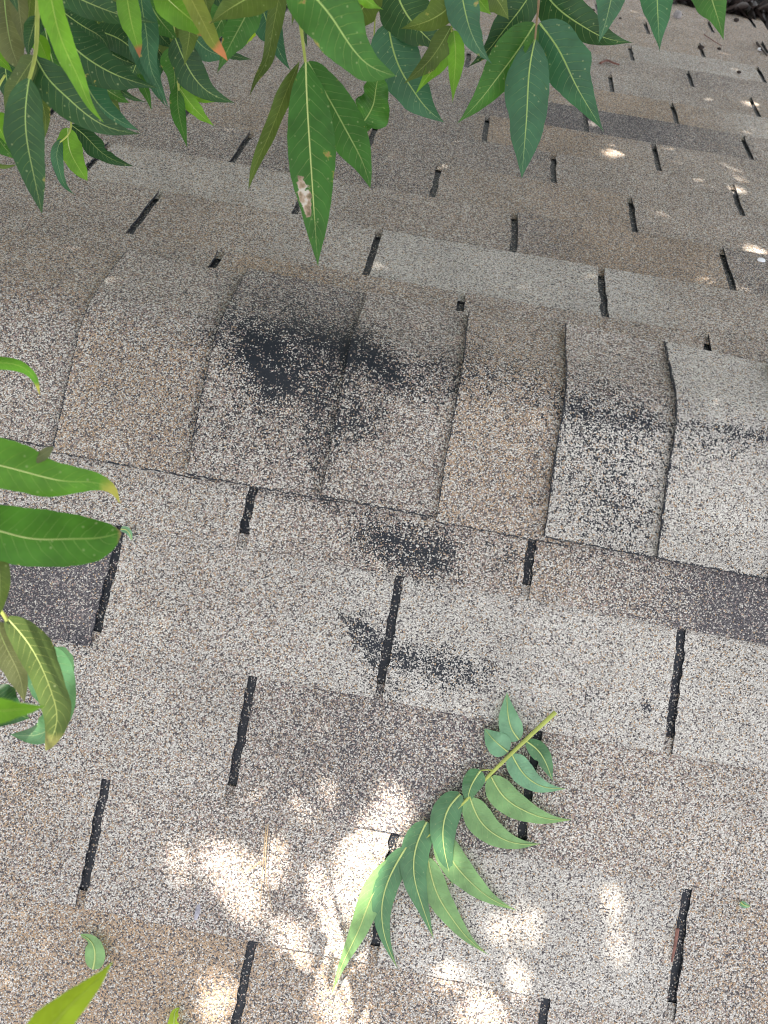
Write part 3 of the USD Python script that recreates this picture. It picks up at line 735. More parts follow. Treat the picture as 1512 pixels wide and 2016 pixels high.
hang([(272, 145), (287, 180), (299, 219)], 20, (.58, .59), 'mid', 15)
hang([(246, -35), (252, 8), (262, 58), (271, 92), (275, 114)], 44, (.49, .51), 'brighttip', -14, b=.75, label='fresh green leaflet with a rusty brown tip')
hang([(276, -30), (280, 15), (289, 72), (299, 141), (315, 175), (333, 216)], 48, (.53, .56), 'blue', 12)
hang([(255, 60), (283, 105), (300, 150), (315, 190), (328, 212)], 46, (.57, .58), 'blue', -10)
hang([(285, -12), (310, 32), (332, 60), (352, 84)], 62, (.57, .59), 'mid', 10)
hang([(295, 20), (320, 75), (345, 98)], 44, (.60, .61), 'dark', 8)
hang([(300, -35), (345, 12), (380, 42), (412, 77)], 62, (.50, .52), 'brighttip', 14, b=.7)
hang([(355, -45), (385, 15), (408, 60), (425, 90), (440, 108), (448, 120)], 40, (.48, .50), 'olivetip', -12, a=.6, b=.55, label='olive leaflet with a curled orange brown tip')
hang([(352, 15), (372, 55), (369, 95), (363, 131)], 44, (.53, .55), 'olive', 20)
hang([(345, 75), (360, 112), (382, 152), (412, 182), (464, 203)], 62, (.56, .59), 'dark', -8)
hang([(375, 62), (400, 92), (432, 108), (452, 112)], 50, (.60, .62), 'blue', 12)
hang([(332, 95), (344, 150), (337, 198)], 46, (.60, .62), 'mid', -10)
hang([(350, 172), (351, 215), (358, 250), (369, 292)], 31, (.61, .62), 'mid', 12)
hang([(354, 174), (376, 205), (395, 226), (423, 249)], 32, (.61, .63), 'bright', -12)
hang([(352, 168), (386, 192), (428, 201)], 18, (.63, .64), 'bright', 10)
hang([(545, -35), (485, -2), (445, 22), (412, 48)], 72, (.47, .49), 'olive', 16)
hang([(505, -10), (478, 42), (455, 85), (440, 115), (427, 145)], 58, (.52, .54), 'mid', -12)
hang([(497, 58), (488, 74), (475, 92)], 24, (.60, .61), 'yellow', 20, wave=.5, bite=(.6, .1, 1, .5))
hang([(443, 106), (468, 112), (497, 117)], 13, (.62, .63), 'dark')
hang([(395, -50), (405, 0), (410, 30)], 56, (.53, .54), 'olive', 10)
hang([(340, -60), (420, -15), (445, 30)], 64, (.56, .58), 'dark', 5)
hang([(160, -70), (200, -20), (260, 20), (300, 30)], 62, (.56, .58), 'dark', 5)
hang([(190, 60), (240, 80), (270, 110), (290, 150)], 60, (.60, .62), 'dark', -5)
hang([(200, 90), (230, 112), (270, 128)], 40, (.61, .62), 'dark', 5)
hang([(215, -50), (235, -10), (262, 16)], 50, (.54, .55), 'olive', 5)
hang([(134, 252), (136, 290), (150, 322), (172, 356)], 46, (.66, .68), 'bright', -14, a=.5, b=.5)
hang([(120, 274), (112, 302), (117, 335), (128, 365), (149, 385)], 22, (.66, .68), 'blue', 25)
hang([(140, 246), (165, 265), (190, 291), (220, 313), (266, 328)], 40, (.68, .70), 'dark', 12, bite=(.55, .06, 1, .3))
hang([(-20, 225), (2, 258), (14, 286)], 50, (.60, .61), 'bright', 8, bite=(.8, .1, -1, .4))
hang([(-10, 262), (14, 296), (33, 314)], 36, (.63, .64), 'mid', 12)
hang([(-20, 322), (14, 328), (38, 322)], 9, (.6, .61), 'olive')
hang([(78, 186), (87, 218), (90, 250), (88, 273)], 24, (.60, .61), 'olive', 10)
hang([(-30, 95), (2, 118), (26, 145)], 28, (.60, .61), 'bright', 10)
hang([(-12, -30), (0, -5), (7, 14)], 18, (.6, .61), 'dark')
hang([(15, -30), (28, 2), (36, 26)], 18, (.47, .48), 'dark')
for i, (x0, y0, x1, y1) in enumerate([(20, -60, 90, 110), (130, -60, 160, 120), (150, 40, 250, 190), (250, -60, 330, 90), (300, 40, 400, 150), (380, -60, 330, 130), (430, -60, 470, 90), (90, 60, 150, 230), (60, -40, 130, 100),
                                      (220, -50, 180, 140), (280, 60, 240, 190), (350, 20, 300, 180), (470, -50, 400, 100), (10, 60, 30, 230), (330, -30, 440, 60), (110, 120, 210, 200), (240, 20, 330, 130), (-10, -40, 30, 70)]):
    hang([(x0, y0), (0.6 * x0 + 0.4 * x1 + 8 * (-1) ** i, 0.6 * y0 + 0.4 * y1), (x1, y1)], 56 + 3 * (i % 5), (.64 + .008 * (i % 6), .66 + .008 * (i % 6)), ('dark', 'dark', 'mid', 'dark', 'olive')[i % 5], 12 * (-1) ** i)
# left edge
hang([(-70, 716), (0, 714), (42, 722), (68, 745), (78, 778)], 26, (.44, .46), 'yellowtip', 25, a=.5, b=.5, label='narrow leaflet curling down to a yellow tip at the left edge')
hang([(-110, 900), (-20, 912), (60, 932), (140, 948), (196, 952), (222, 966), (236, 992)], 98, (.40, .43), 'yellowtip', -14, a=.45, b=.75)
hang([(66, 905), (88, 892), (106, 880)], 22, (.415, .41), 'greyolive', 35, a=.5, b=.4)
hang([(-120, 1030), (-20, 1040), (60, 1060), (140, 1061), (205, 1057), (238, 1048)], 116, (.39, .42), 'midtip', 12, a=.5, b=-.08)
hang([(-12, 1080), (-2, 1120), (0, 1165), (-8, 1222)], 44, (.40, .41), 'olive', 15, a=.5, b=.6)
hang([(30, 1262), (80, 1300), (112, 1350), (118, 1400), (90, 1440), (20, 1446)], 80, (.49, .52), 'deep', 14, a=.45, b=.5, wave=.35)
hang([(-30, 1370), (20, 1400), (60, 1415)], 90, (.50, .51), 'dark', 10, wave=.3)
hang([(110, 1275), (130, 1300), (136, 1345)], 30, (.51, .52), 'deep', 10, b=.6)
hang([(-8, 1225), (15, 1280), (38, 1330), (48, 1382)], 52, (.455, .47), 'greyolive', 20, a=.55, b=.6)
hang([(14, 1217), (48, 1256), (80, 1310), (102, 1365), (112, 1415), (90, 1478)], 64, (.44, .46), 'underside', -10, a=.35, b=.0, wave=.2, fold=.3, label='curled olive leaflet showing its ribbed underside')
hang([(-90, 1410), (-10, 1400), (46, 1396), (90, 1390)], 58, (.29, .31), 'bright', 10, a=.5, b=.9, label='bright blurred leaflet pointing right at the left edge')
hang([(20, 2120), (85, 2040), (150, 1968), (192, 1928), (223, 1892)], 84, (.28, .31), 'yellow', 14, a=.5, b=1.0, fold=.25, label='blurred yellow green leaflet tip at the bottom left corner')

base = np.array([-3.35, 1.35, 0.0])
fork = base + [0.15, -0.02, 3.4]
obj('trunk', tube(curve([base - [0, 0, .05], base + [.03, .02, 1.2], base + [.06, .03, 2.4], fork], 18), np.linspace(.17, .115, 18) + np.r_[.07, .03, np.zeros(16)], 14), M_BARK, tree, smooth=True)
top = RIDGE
limb_lines = []
for pts, r in (([fork, (-2.2, 1.25, top + 1.0), (-1.1, 1.0, top + 1.75), (-0.1, 0.75, top + 1.95), (0.4, 0.6, top + 2.0)], .075),
               ([fork, (-2.4, 0.7, top + 1.3), (-1.5, 0.1, top + 2.1), (-0.8, -0.3, top + 2.3)], .06),
               ([fork, (-2.3, 1.9, top + 1.3), (-1.4, 2.0, top + 2.2), (-0.6, 1.7, top + 2.5)], .06),
               ([fork, (-3.1, 1.2, top + 1.2), (-2.6, 1.1, top + 2.8), (-2.0, 0.9, top + 3.6)], .07)):
    limb_lines.append(curve(pts, 60))
    obj('limb', tube(curve(pts, 24), np.linspace(r, .012, 24), 9), M_BARK, tree, smooth=True)

limb_points = np.vstack(limb_lines)
stalk([(585, -40), (592, 50), (600, 112), (602, 130)], (.545, .535), .0018, .0010, up=(-0.2, 0.55, RIDGE + 1.35))
stalk([(1062, -40), (1060, 10), (1056, 50), (1053, 80)], (.615, .605), .0011, .0008, M_TWIG, up=(0.2, 0.75, RIDGE + 1.3))
stalk([(78, -40), (73, 40), (71, 95), (66, 125), (57, 158)], (.50, .475), .0016, .0010, up=(-0.5, 0.35, RIDGE + 1.4))
stalk([(345, -40), (342, 60), (348, 130), (352, 178)], (.60, .61), .0012, .0008, up=(-0.35, 0.5, RIDGE + 1.4))
stalk([(740, -20), (738, 40), (735, 100)], (.65, .66), .0009, .0006, up=(-0.1, 0.6, RIDGE + 1.3))
stalk([(895, -30), (891, 20), (889, 62)], (.58, .57), .0010, .0007, up=(0.05, 0.6, RIDGE + 1.3))
stalk([(1388, -120), (1300, -90), (1222, -70)], (.56, .55), .0011, .0009, up=(0.3, 0.6, RIDGE + 1.25))
stalk([(140, 235), (136, 262), (118, 280)], (.66, .66), .0008, .0006)
stalk([(5, 1205), (20, 1219), (50, 1236)], (.45, .47), .0008, .0007, M_TWIG)
stalk([(-130, 1080), (-60, 1140), (0, 1200), (14, 1222)], (.42, .44), .0016, .0010, up=(-0.62, -0.1, RIDGE + 1.2))
stalk([(-160, 700), (-150, 900), (-130, 1040), (-110, 1200), (-100, 1410)], (.42, .36), .0018, .0010, up=(-0.6, 0.0, RIDGE + 1.2))
stalk([(10, 148), (0, 165), (-8, 185)], (.6, .6), .0010, .0008)
stalk([(-60, 2230), (-10, 2160), (25, 2112)], (.27, .28), .0012, .0008, up=(-0.7, -0.75, RIDGE + 1.1))

# the crown overhead: it shades the roof and lets the sun through in a few places
SPOTS = [(425, 1690, 14, 18, 0, 0), (452, 1735, 20, 16, 40, 0), (484, 1778, 26, 16, 60, 0), (470, 1690, 10, 10, 0, 1), (520, 1715, 12, 12, 0, 1), (772, 1598, 18, 26, 10, 0), (745, 1660, 26, 22, 0, 0), (715, 1705, 34, 30, 0, 0), (690, 1762, 24, 28, 0, 0), (655, 1835, 16, 28, 0, 0),
         (650, 1560, 8, 20, -25, 1), (588, 1580, 8, 22, -20, 1), (690, 1902, 32, 12, 0, 0), (672, 1950, 34, 26, 0, 0), (690, 2000, 30, 20, 0, 0), (635, 1990, 12, 16, 0, 1), (430, 1970, 20, 32, 20, 0), (560, 1850, 14, 14, 0, 1), (582, 1888, 10, 10, 0, 1),
         (948, 1990, 24, 18, 0, 0), (1020, 1935, 12, 14, 0, 1), (885, 1928, 9, 8, 0, 1), (1206, 1775, 7, 14, 20, 1), (1222, 1862, 10, 10, 0, 1), (985, 1830, 10, 16, 0, 1), (1045, 1815, 9, 8, 0, 1), (350, 1690, 10, 10, 0, 1), (880, 1690, 10, 20, 0, 1), (620, 1745, 14, 10, 0, 1), (545, 1680, 10, 14, 0, 1),
         (1205, 300, 9, 4, 0, 0), (1168, 243, 6, 2, 0, 1), (1450, 374, 5, 2, 0, 1), (1490, 490, 11, 4, 10, 0), (1480, 205, 10, 4, 0, 1), (1320, 625, 18, 7, 0, 1)]
e1 = np.cross([0, 0, 1.0], SUN); e1 /= np.linalg.norm(e1); e2 = np.cross(SUN, e1)
G, HALF = 0.006, 2.7
centre = np.array([on_roof('far', 0.05, 0.35)]).reshape(3)
oc = np.array([centre @ e1, centre @ e2])
NG = int(2 * HALF / G)
free = np.zeros((NG, NG), bool); cover = np.zeros((NG, NG), bool)


def cell(p):
    q = (np.stack([p @ e1, p @ e2], -1) - oc + HALF) / G
    return np.clip(q.astype(int), 0, NG - 1)


for cx, cy, rx, ry, a, dim in SPOTS:
    a = math.radians(a)
    tt, rr = np.meshgrid(np.linspace(0, 2 * np.pi, 60), np.linspace(0, 1, 26))
    k = 0.34 if dim else 0.80
    wob = 1 + 0.25 * np.sin(3 * tt + cx) + 0.12 * np.sin(5 * tt + cy)
    dx, dy = rr * wob * rx * k * np.cos(tt), rr * wob * ry * k * np.sin(tt)
    px = np.stack([cx + dx * math.cos(a) - dy * math.sin(a), cy + dx * math.sin(a) + dy * math.cos(a)], -1).reshape(-1, 2)
    c = cell(roof_hit(px, 0.006))
    free[c[:, 0], c[:, 1]] = True
# where the crown has to close: what the picture shows, and a margin
gp = np.stack(np.meshgrid(np.linspace(-150, 1662, 240), np.linspace(-500, 2200, 340)), -1).reshape(-1, 2)
hit = roof_hit(gp, 0.006)
hit = hit[(hit[:, 1] < 2.4) & (np.abs(hit[:, 0]) < 1.6)]
need = np.zeros((NG, NG), bool)
c = cell(hit); need[c[:, 0], c[:, 1]] = True
from scipy.ndimage import binary_dilation, binary_erosion, binary_closing
need = binary_closing(np.pad(need, 20), iterations=12)[20:-20, 20:-20]
edge_need = binary_dilation(need, iterations=190)
cg = np.random.default_rng(11)
LV, LF, LUV, nvert = [], [], [], 0
us = np.array([0, .3, .65, 1.0]); hw = np.array([.12, 1.0, .72, .02])
SU, SVv = np.meshgrid(np.linspace(0.02, .98, 24), np.linspace(-1, 1, 9), indexing='ij')
SH = np.interp(SU, us, hw)


def leaflet(base, d, n, ln, wd):
    """A small folded leaflet of the crown, if it leaves the gaps open."""
    global nvert
    s = np.cross(n, d); s /= np.linalg.norm(s)
    n = np.cross(d, s)
    pts = base + (SU * ln)[..., None] * d + (SVv * SH * wd / 2 * .96)[..., None] * s + (np.abs(SVv) * 0.12 * SH * wd - 0.105 * ln * np.interp(SU, us, us * us))[..., None] * n
    c = cell(pts.reshape(-1, 3))
    if free[c[:, 0], c[:, 1]].any():
        return 0
    inner = np.maximum(SH * wd / 2 - 0.0045, 0) / (SH * wd / 2)
    pts = base + (SU * ln)[..., None] * d + (SVv * inner * SH * wd / 2)[..., None] * s + (np.abs(SVv) * 0.12 * SH * wd - 0.105 * ln * np.interp(SU, us, us * us))[..., None] * n
    c = cell(pts[2:-3].reshape(-1, 3))
    was = (~cover[c[:, 0], c[:, 1]]).sum()
    cover[c[:, 0], c[:, 1]] = True
    v, uv = [], []
    for u, w in zip(us, hw):
        for q in (-1, 0, 1):
            v.append(base + u * ln * d + q * w * wd / 2 * s + (abs(q) * 0.12 * w * wd - 0.35 * u * u * ln * 0.3) * n)
            uv.append((u, q * .5 + .5))
    LV.extend(v); LUV.extend(uv); LF.append(grid_faces(4, 3) + nvert); nvert += 12
    return was


twigs = []


def compound(p, d):
    """A feather leaf: a stalk with pairs of leaflets."""
    d = d / np.linalg.norm(d)
    n = np.array([0, 0, 1.0]) + cg.normal(0, .35, 3); n -= (n @ d) * d; n /= np.linalg.norm(n)
    s = np.cross(n, d)
    L = cg.uniform(.20, .30)
    pts = [p + d * t * L - np.array([0, 0, 0.25 * t * t * L]) for t in np.linspace(0, 1, 5)]
    c = cell(np.array(pts))
    if not free[c[:, 0], c[:, 1]].any():
        twigs.append(tube(pts, np.linspace(.0016, .0007, 5), 3))
    for i in range(5):
        b = p + d * (0.2 + 0.8 * i / 4.5) * L - np.array([0, 0, 0.25 * ((0.2 + 0.8 * i / 4.5)) ** 2 * L])
        for q in (-1, 1):
            leaflet(b, _u(d * .75 + q * s * .8 - n * .18 + cg.normal(0, .12, 3)), _u(n + cg.normal(0, .3, 3)), cg.uniform(.085, .13), cg.uniform(.028, .04))
    leaflet(pts[-1], _u(d - n * .3 + cg.normal(0, .1, 3)), n, .12, .036)


def _u(a):
    return a / np.linalg.norm(a)


def lift_to(cu, cv, h):
    """The point that lies on the sun ray through a cell of the raster, at the height h over the ridge."""
    q = (np.array([cu, cv]) + 0.5) * G - HALF + oc
    p = e1 * q[0] + e2 * q[1]
    return p + SUN * ((RIDGE + h - p[2]) / SUN[2])


low = 0
while low < 650:
    p = np.array([cg.uniform(-2.3, 1.9), cg.uniform(0.45, 3.3), RIDGE + cg.uniform(-.4, 1.9)])
    q, z = seen(p)
    if z > 0.1 and q[1] > -430 * 1.0 / max(z, .4) and -400 < q[0] < 1900:
        continue
    if p[2] < RIDGE + 0.35 - 0.36 * p[1] + 0.15:
        continue
    a = cg.uniform(0, 2 * np.pi)
    compound(p, np.array([math.cos(a), math.sin(a), cg.uniform(-.5, .0)]))
    low += 1
todo = np.argwhere(edge_need)
for c in todo[cg.permutation(len(todo))[:2300]]:
    a = cg.uniform(0, 2 * np.pi)
    compound(lift_to(*c, cg.uniform(1.15, 2.9)) - np.array([0, 0, 0.0]), np.array([math.cos(a), math.sin(a), cg.uniform(-.35, .15)]))
for tries in range(34):
    left = np.argwhere(need & ~cover & ~free)
    if len(left) < 30:
        break
    for c in left[cg.permutation(len(left))[:420 if tries < 6 else 1400]]:
        if cover[c[0], c[1]]:
            continue
        a = cg.uniform(0, 2 * np.pi)
        d = _u(np.array([math.cos(a), math.sin(a), cg.uniform(-.3, .15)])); n = _u(np.array([0, 0, 1.0]) + cg.normal(0, .3, 3))
        ln = cg.uniform(.08, .13) * (1 if tries < 18 else .6)
        p = lift_to(*c, cg.uniform(1.15, 2.7))
        leaflet(p - d * ln * cg.uniform(.25, .6), d, n, ln, cg.uniform(.03, .042) * (1 if tries < 18 else .6))
uncovered = (need & ~cover & ~free).sum() / need.sum()
print('crown: leaflets', nvert // 12, 'open share', round(float(uncovered), 5), 'free share', round(float(free.sum() / need.sum()), 4))
say(obj('foliage', (np.array(LV), np.vstack(LF)), M_CANOPY, tree, smooth=True, uv=np.array(LUV)), kind='stuff')
if twigs:
    say(obj('leaf_stalks', join(twigs), M_STEM, tree), kind='stuff')

# ------------------------------------------------------------------ things lying on the roof
def leaf_on_roof(mid, width, lift, a=.5, b=.85, nu=24, nv=7, seed=0, fold=.1, bite=None, hump=0.0):
    """A leaflet lying on the shingles: outline through the given pixels, lift = height over the deck at base, middle and tip."""
    c = curve(mid, nu); u = np.linspace(0, 1, nu)
    t = np.gradient(c, axis=0); t /= np.linalg.norm(t, axis=1, keepdims=True)
    nrm = np.c_[-t[:, 1], t[:, 0]]
    half = 0.5 * width * width_profile(np.clip(u, .006, .999), a, b)
    vv = np.linspace(-1, 1, nv)
    serr = 1 + 0.05 * ((u * 19 + seed * .37) % 1.0 - 0.5)
    W = half[:, None] * np.where(np.abs(vv) > .99, serr[:, None], 1.0)
    if bite:
        u0, du, side, dd = bite
        W = W * np.where(vv * side > 0, (1 - dd * np.exp(-((u - u0) / du) ** 4))[:, None], 1.0)
    lat = vv[None] * W
    px = c[:, None] + lat[..., None] * nrm[:, None]
    h = np.interp(u, [0, .5, 1], lift)[:, None] + fold * np.abs(lat) / 1850 + hump * (1 - np.abs(vv[None]) ** 2) * np.sin(np.pi * u)[:, None] * .004
    h = h + 0.02 * half[:, None] / 1850 * np.sin(2 * np.pi * (15 * u[:, None] - 1.75 * np.abs(vv[None]) ** 1.25)) * np.minimum(1, 3 * np.abs(vv[None]))
    V = roof_hit(px, h)
    P = roof_hit(c, np.interp(u, [0, .5, 1], lift) + 0.0003 + hump * np.sin(np.pi * u) * .004)
    uv = np.stack(np.broadcast_arrays(u[:, None], vv[None] * .5 + .5), -1).reshape(-1, 2)
    rib = tube(P[:-1], (0.0008 * (1 - u[:-1]) + .0002), 4)
    return V.reshape(-1, 3), grid_faces(nu, nv), uv, rib


sp_at = roof_hit(np.array([[930., 1565.]]), 0.012)[0]
sprig = thing('leaf_sprig', 'fallen green sprig of curved leaflets lying on the shingles in the lower half', 'sprig', sp_at)
SPRIG = [([(1022, 1456), (1010, 1440), (1000, 1405), (998, 1362)], 46, 'paleblue', (.016, .020, .020), .5, .7),
         ([(1000, 1480), (985, 1468), (968, 1452), (954, 1434)], 48, 'paleblue', (.016, .020, .017), .5, .42),
         ([(1036, 1459), (1058, 1476), (1076, 1505), (1088, 1538)], 36, 'deep', (.016, .022, .014), .6, .6),
         ([(1008, 1486), (1030, 1522), (1062, 1546), (1116, 1553)], 52, 'paleblue', (.016, .020, .016), .45, .85),
         ([(967, 1529), (990, 1566), (1035, 1597), (1080, 1612), (1128, 1614)], 62, 'palegreen', (.016, .021, .016), .45, .9),
         ([(926, 1572), (945, 1615), (978, 1645), (1015, 1660), (1066, 1661)], 62, 'palegreen', (.017, .021, .014), .45, .8),
         ([(867, 1640), (888, 1690), (925, 1735), (965, 1768), (1019, 1793)], 62, 'palegreen', (.014, .017, .013), .5, .9),
         ([(842, 1690), (862, 1762), (890, 1808), (922, 1848), (963, 1881)], 54, 'palegreen', (.013, .016, .012), .5, .9),
         ([(788, 1690), (752, 1730), (722, 1790), (702, 1840), (678, 1890), (651, 1962)], 54, 'palegreen', (.013, .020, .030), .5, .95),
         ([(946, 1517), (934, 1535), (924, 1558), (920, 1590)], 46, 'deep', (.022, .030, .020), .45, .6),
         ([(906, 1563), (884, 1590), (872, 1640), (878, 1690), (893, 1748)], 64, 'deep', (.021, .028, .022), .45, .8),
         ([(840, 1618), (820, 1665), (815, 1720), (832, 1785), (855, 1852)], 64, 'deep', (.019, .026, .021), .45, .85),
         ([(800, 1668), (768, 1725), (752, 1785), (758, 1845), (784, 1910)], 54, 'deep', (.017, .024, .019), .5, .85)]
for i, (mid, w, kind, lift, a, b) in enumerate(SPRIG):
    lift = tuple(.0085 + (q - .0085) * k for q, k in zip(lift, (.62, .55, .12)))
    v, f, uv, rib = leaf_on_roof(mid, w * (.90 if i > 2 else 1), lift, a, b + .3, seed=i, fold=.10 if kind != 'deep' else -.2, bite=(.5, .05, 1, .25) if i == 2 else None)
    o = obj('leaflet', (v, f), LEAF[kind], sprig, smooth=True, uv=uv)
    obj('midrib', rib, M_RIBPALE, o, smooth=True)
st = curve([(1094, 1402), (1045, 1447), (1000, 1490), (945, 1545), (905, 1588), (850, 1640), (800, 1680)], 26)
obj('stalk', tube(roof_hit(st, np.linspace(.0155, .0130, 26)), np.linspace(.0024, .0009, 26), 7), M_STEM, sprig, smooth=True)
for p in ([(946, 1517), (968, 1516), (975, 1518)], [(1036, 1459), (1030, 1460)], [(926, 1572), (925, 1565)]):
    obj('stalk', tube(roof_hit(curve(p, 5), .0145), .0007, 5), M_STEM, sprig, smooth=True)


def lay(name, label, cat, mid, width, lift, kind, group=None, **kw):
    p = roof_hit(np.array([mid[len(mid) // 2]], float), 0.008)[0]
    t = thing(name, label, cat, p, group)
    v, f, uv, rib = leaf_on_roof(mid, width, lift, **kw)
    obj('blade', (v, f), LEAF[kind], t, smooth=True, uv=uv)
    obj('midrib', rib, M_RIBPALE, t, smooth=True)
    return t


lay('fallen_leaflet', 'small bitten green leaflet fallen on tan shingle at the lower left', 'leaf', [(183, 1908), (187, 1882), (180, 1855), (158, 1839)], 40, (.009, .013, .012), 'palegreen', a=.45, b=.5, seed=3, bite=(.78, .12, -1, .6))
lay('fallen_leaflet', 'crumpled yellow green leaf scrap lying at the bottom edge of the shingles', 'leaf', [(336, 2050), (343, 2005), (345, 1992), (354, 1984)], 26, (.009, .014, .010), 'yellow', a=.4, b=.35, seed=5, fold=.5, bite=(.6, .08, 1, .5))
lay('fallen_leaflet', 'tiny curled pale leaf scrap at the top of the slot beside the big left leaflet', 'leaf', [(238, 1042), (248, 1043), (255, 1050), (259, 1064)], 13, (.012, .014, .010), 'paleblue', a=.3, b=.35, seed=6, fold=.3)
lay('fallen_leaflet', 'tiny pale green leaf scrap right of the lowest right slot', 'leaf', [(1458, 1776), (1466, 1782), (1478, 1784)], 12, (.008, .010, .008), 'paleblue', a=.3, b=.3, seed=7, fold=.2)

M_STRAW = plain('dry_straw', (0.30, 0.22, 0.13), 0.7, 0.2, 80)
M_HUSK = plain('grey_husk', (0.30, 0.29, 0.33), 0.5, 0.25, 120)
M_REDTWIG = plain('red_brown_twig', (0.16, 0.075, 0.06), 0.7, 0.3, 90)
M_SOIL = plain('dark_crumb', (0.035, 0.026, 0.022), 0.85, 0.4, 200)
M_NUT = plain('grey_nut', (0.27, 0.25, 0.25), 0.6, 0.3, 90)
M_WHITE = plain('white_chip', (0.72, 0.73, 0.75), 0.4, 0.1, 90)


def strand(name, label, cat, pxs, r, h, mat, group=None):
    c = curve(pxs, 16)
    P = roof_hit(c, np.broadcast_to(h, 16) if np.ndim(h) == 0 else np.interp(np.linspace(0, 1, 16), np.linspace(0, 1, len(h)), h))
    v, f = tube(P, np.linspace(r, r * .55, 16), 6)
    p = P[8]
    x = thing(name, label, cat, p, group)
    obj('stem', (v, f), mat, x, smooth=True)
    return x


g = 'dry pine needles on the shingles'
strand('pine_needle', 'dry straw coloured needle lying left of the sunny patch, longest of three', 'needle', [(524, 1622), (519, 1690), (514, 1760), (512, 1792)], .0006, .0095, M_STRAW, g)
strand('pine_needle', 'dry straw coloured needle bent at its lower end beside the longest needle', 'needle', [(528, 1622), (523, 1690), (526, 1745), (538, 1798)], .0006, .011, M_STRAW, g)
strand('pine_needle', 'short dry needle lying crosswise at the lower left sunny patch', 'needle', [(514, 1696), (498, 1708), (480, 1722)], .0007, .0105, M_STRAW, g)
strand('thin_twig', 'thin reddish brown twig lying in the lowest right slot', 'twig', [(1334, 1828), (1330, 1856), (1322, 1894)], .0020, .008, M_REDTWIG)
strand('thin_twig', 'small dark brown twig lying on pinkish shingle between the pale tab and the hanging leaves', 'twig', [(1182, 124), (1196, 119), (1206, 123), (1220, 127)], .0030, .010, M_REDTWIG)
strand('thin_twig', 'thin brown stem lying under the leaf tip at the upper right', 'twig', [(1386, 68), (1404, 80), (1421, 90)], .0014, .009, M_REDTWIG)
strand('thin_twig', 'dark stubby twig with a white speck near the right edge at the top', 'twig', [(1490, 84), (1499, 96), (1510, 109)], .0030, .010, M_SOIL)


def lump(name, label, cat, px, r, mat, squash=(1, 1, .7), group=None, seed=0):
    b = trimesh.creation.icosphere(3, 1.0)
    v = np.array(b.vertices)
    v *= (0.85 + 0.4 * (meshkit.fbm(v * 1.6 + seed * 3.1, 3, seed)))[:, None] * np.array(squash) * r
    p = roof_hit(np.array([px], float), .006 + r * squash[2] * .8)[0]
    x = thing(name, label, cat, p, group)
    obj('shell', (v + p, np.array(b.faces)), mat, x, smooth=True)
    return x, p


nut, p = lump('fallen_nut', 'round grey nut lying on the far slope below the top edge', 'nut', (1334, 29), .011, M_NUT, (1, 1, .85), seed=1)
obj('stem', tube([p + [.009, .004, .0], p + [.014, .008, -.002]], .0022, 6), M_SOIL, nut, smooth=True)
for i, (px, r, lab) in enumerate((((1450, 39), .006, 'dark crumb lying just below the leaf litter heap'), ((1380, 93), .006, 'dark crumb lying beside an upper right slot'), ((1416, 96), .004, 'small dark crumb below the hanging leaf tip at the upper right'),
                                  ((1221, 36), .003, 'tiny dark crumb near the top edge between two hanging leaves'), ((1168, 20), .004, 'small dark crumb at the top edge left of a bluish leaf'), ((1455, 142), .004, 'dark crumb on the pale cream tab at the upper right'))):
    x, p = lump('dark_crumb', lab, 'crumb', px, r, M_SOIL, (1.2, .9, .7), 'dark crumbs on the far slope', seed=i + 3)
x, p = lump('white_chip', 'small white chip shining at the right edge above the ridge', 'chip', (1499, 512), .0042, M_WHITE, (1.3, .8, .6), seed=12)
x, p = lump('white_chip', 'white speck on the dark stubby twig near the top right corner', 'chip', (1497, 97), .005, M_WHITE, (1.3, .8, .6), seed=14)
hk, p = lump('seed_husk', 'narrow grey seed husk lying above the tan tab at the lower left', 'husk', (389, 1794), .0035, M_HUSK, (.7, 2.2, .6), seed=15)

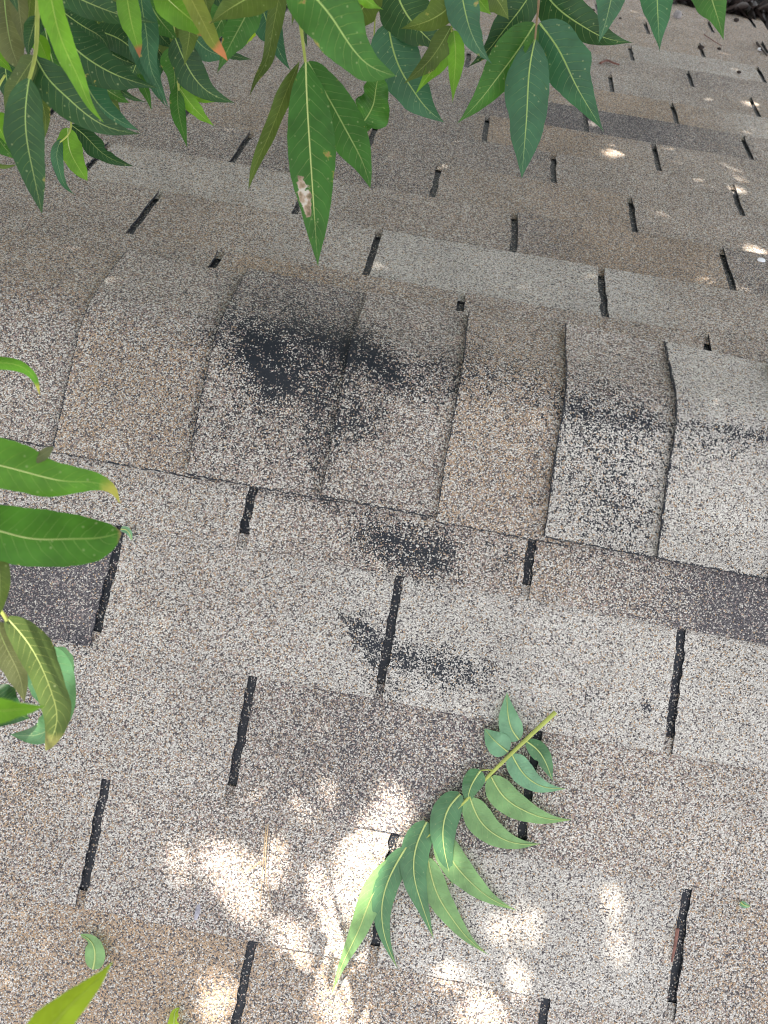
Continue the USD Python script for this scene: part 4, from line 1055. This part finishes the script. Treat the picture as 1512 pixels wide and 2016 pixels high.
# leaf litter heaped beyond the far eave, on the flat roof
lg = np.random.default_rng(5)
parts, n = [], 520
for i in range(n):
    x = lg.uniform(0.50, 1.35) if i % 3 else lg.uniform(-0.8, 1.5)
    y = EAVE_F * CA + abs(lg.normal(0, .18)) + 0.0
    if i % 2 == 0:
        x, y = 0.60 + abs(lg.normal(0, .28)), EAVE_F * CA - 0.02 + lg.uniform(0, .35)
    if i % 5 == 0:
        x, y = RIGHT + 0.03 + abs(lg.normal(0, .12)), lg.uniform(1.45, 2.0)
    if i % 9 == 0:
        x, y = 0.66 + lg.normal(0, .07), EAVE_F * CA - abs(lg.normal(0, .012))
    z = zflat + lg.uniform(.0, .11) * math.exp(-max(0, y - 1.95) * 1.2) + .012
    roofz = RIDGE - abs(y) * math.tan(A) + .012
    if x < RIGHT and y < EAVE_F * CA:
        z = max(z, roofz)
    ln, wd = lg.uniform(.04, .11), lg.uniform(.012, .03)
    d = lg.normal(0, 1, 3) * [1, 1, .25]; d /= np.linalg.norm(d)
    up = np.array([0, 0, 1.0]) + lg.normal(0, .5, 3); s = np.cross(up, d); s /= np.linalg.norm(s); nn = np.cross(d, s)
    uu = np.linspace(0, 1, 7); ww = np.sin(np.pi * (.08 + .9 * uu)) * wd
    curl = lg.uniform(-1.2, 1.2); bend = lg.uniform(-.5, .5)
    V = []
    for u, w in zip(uu, ww):
        for q in (-1, -.5, 0, .5, 1):
            V.append(np.array([x, y, z]) + d * (u - .5) * ln + s * q * w * math.cos(curl * q) + nn * (abs(q) * w * math.sin(abs(curl)) + bend * ln * (u - .5) ** 2))
    parts.append((np.array(V), grid_faces(7, 5)))
m_litter = usdkit.material(stage, '/World/Looks/dead_leaf', {
    'g': ('geometry', {}), 'r': ('rgb_ramp', {'ramp': [(0, (.02, .014, .012)), (.4, (.05, .028, .02)), (.62, (.09, .045, .03)), (.8, (.05, .045, .055)), (.93, (.16, .10, .06)), (1, (.34, .32, .3))]}),
    'p': ('principled_bsdf', {'roughness': .38, 'specular_ior_level': .5})}, [('g.random_per_island', 'r.fac'), ('r.color', 'p.base_color')], surface='p.BSDF')
lit = obj('leaf_litter', join(parts), m_litter, smooth=True)
say(lit, 'heap of dark wet dead leaves beyond the roof edge in the top right corner', 'leaf litter', kind='stuff')
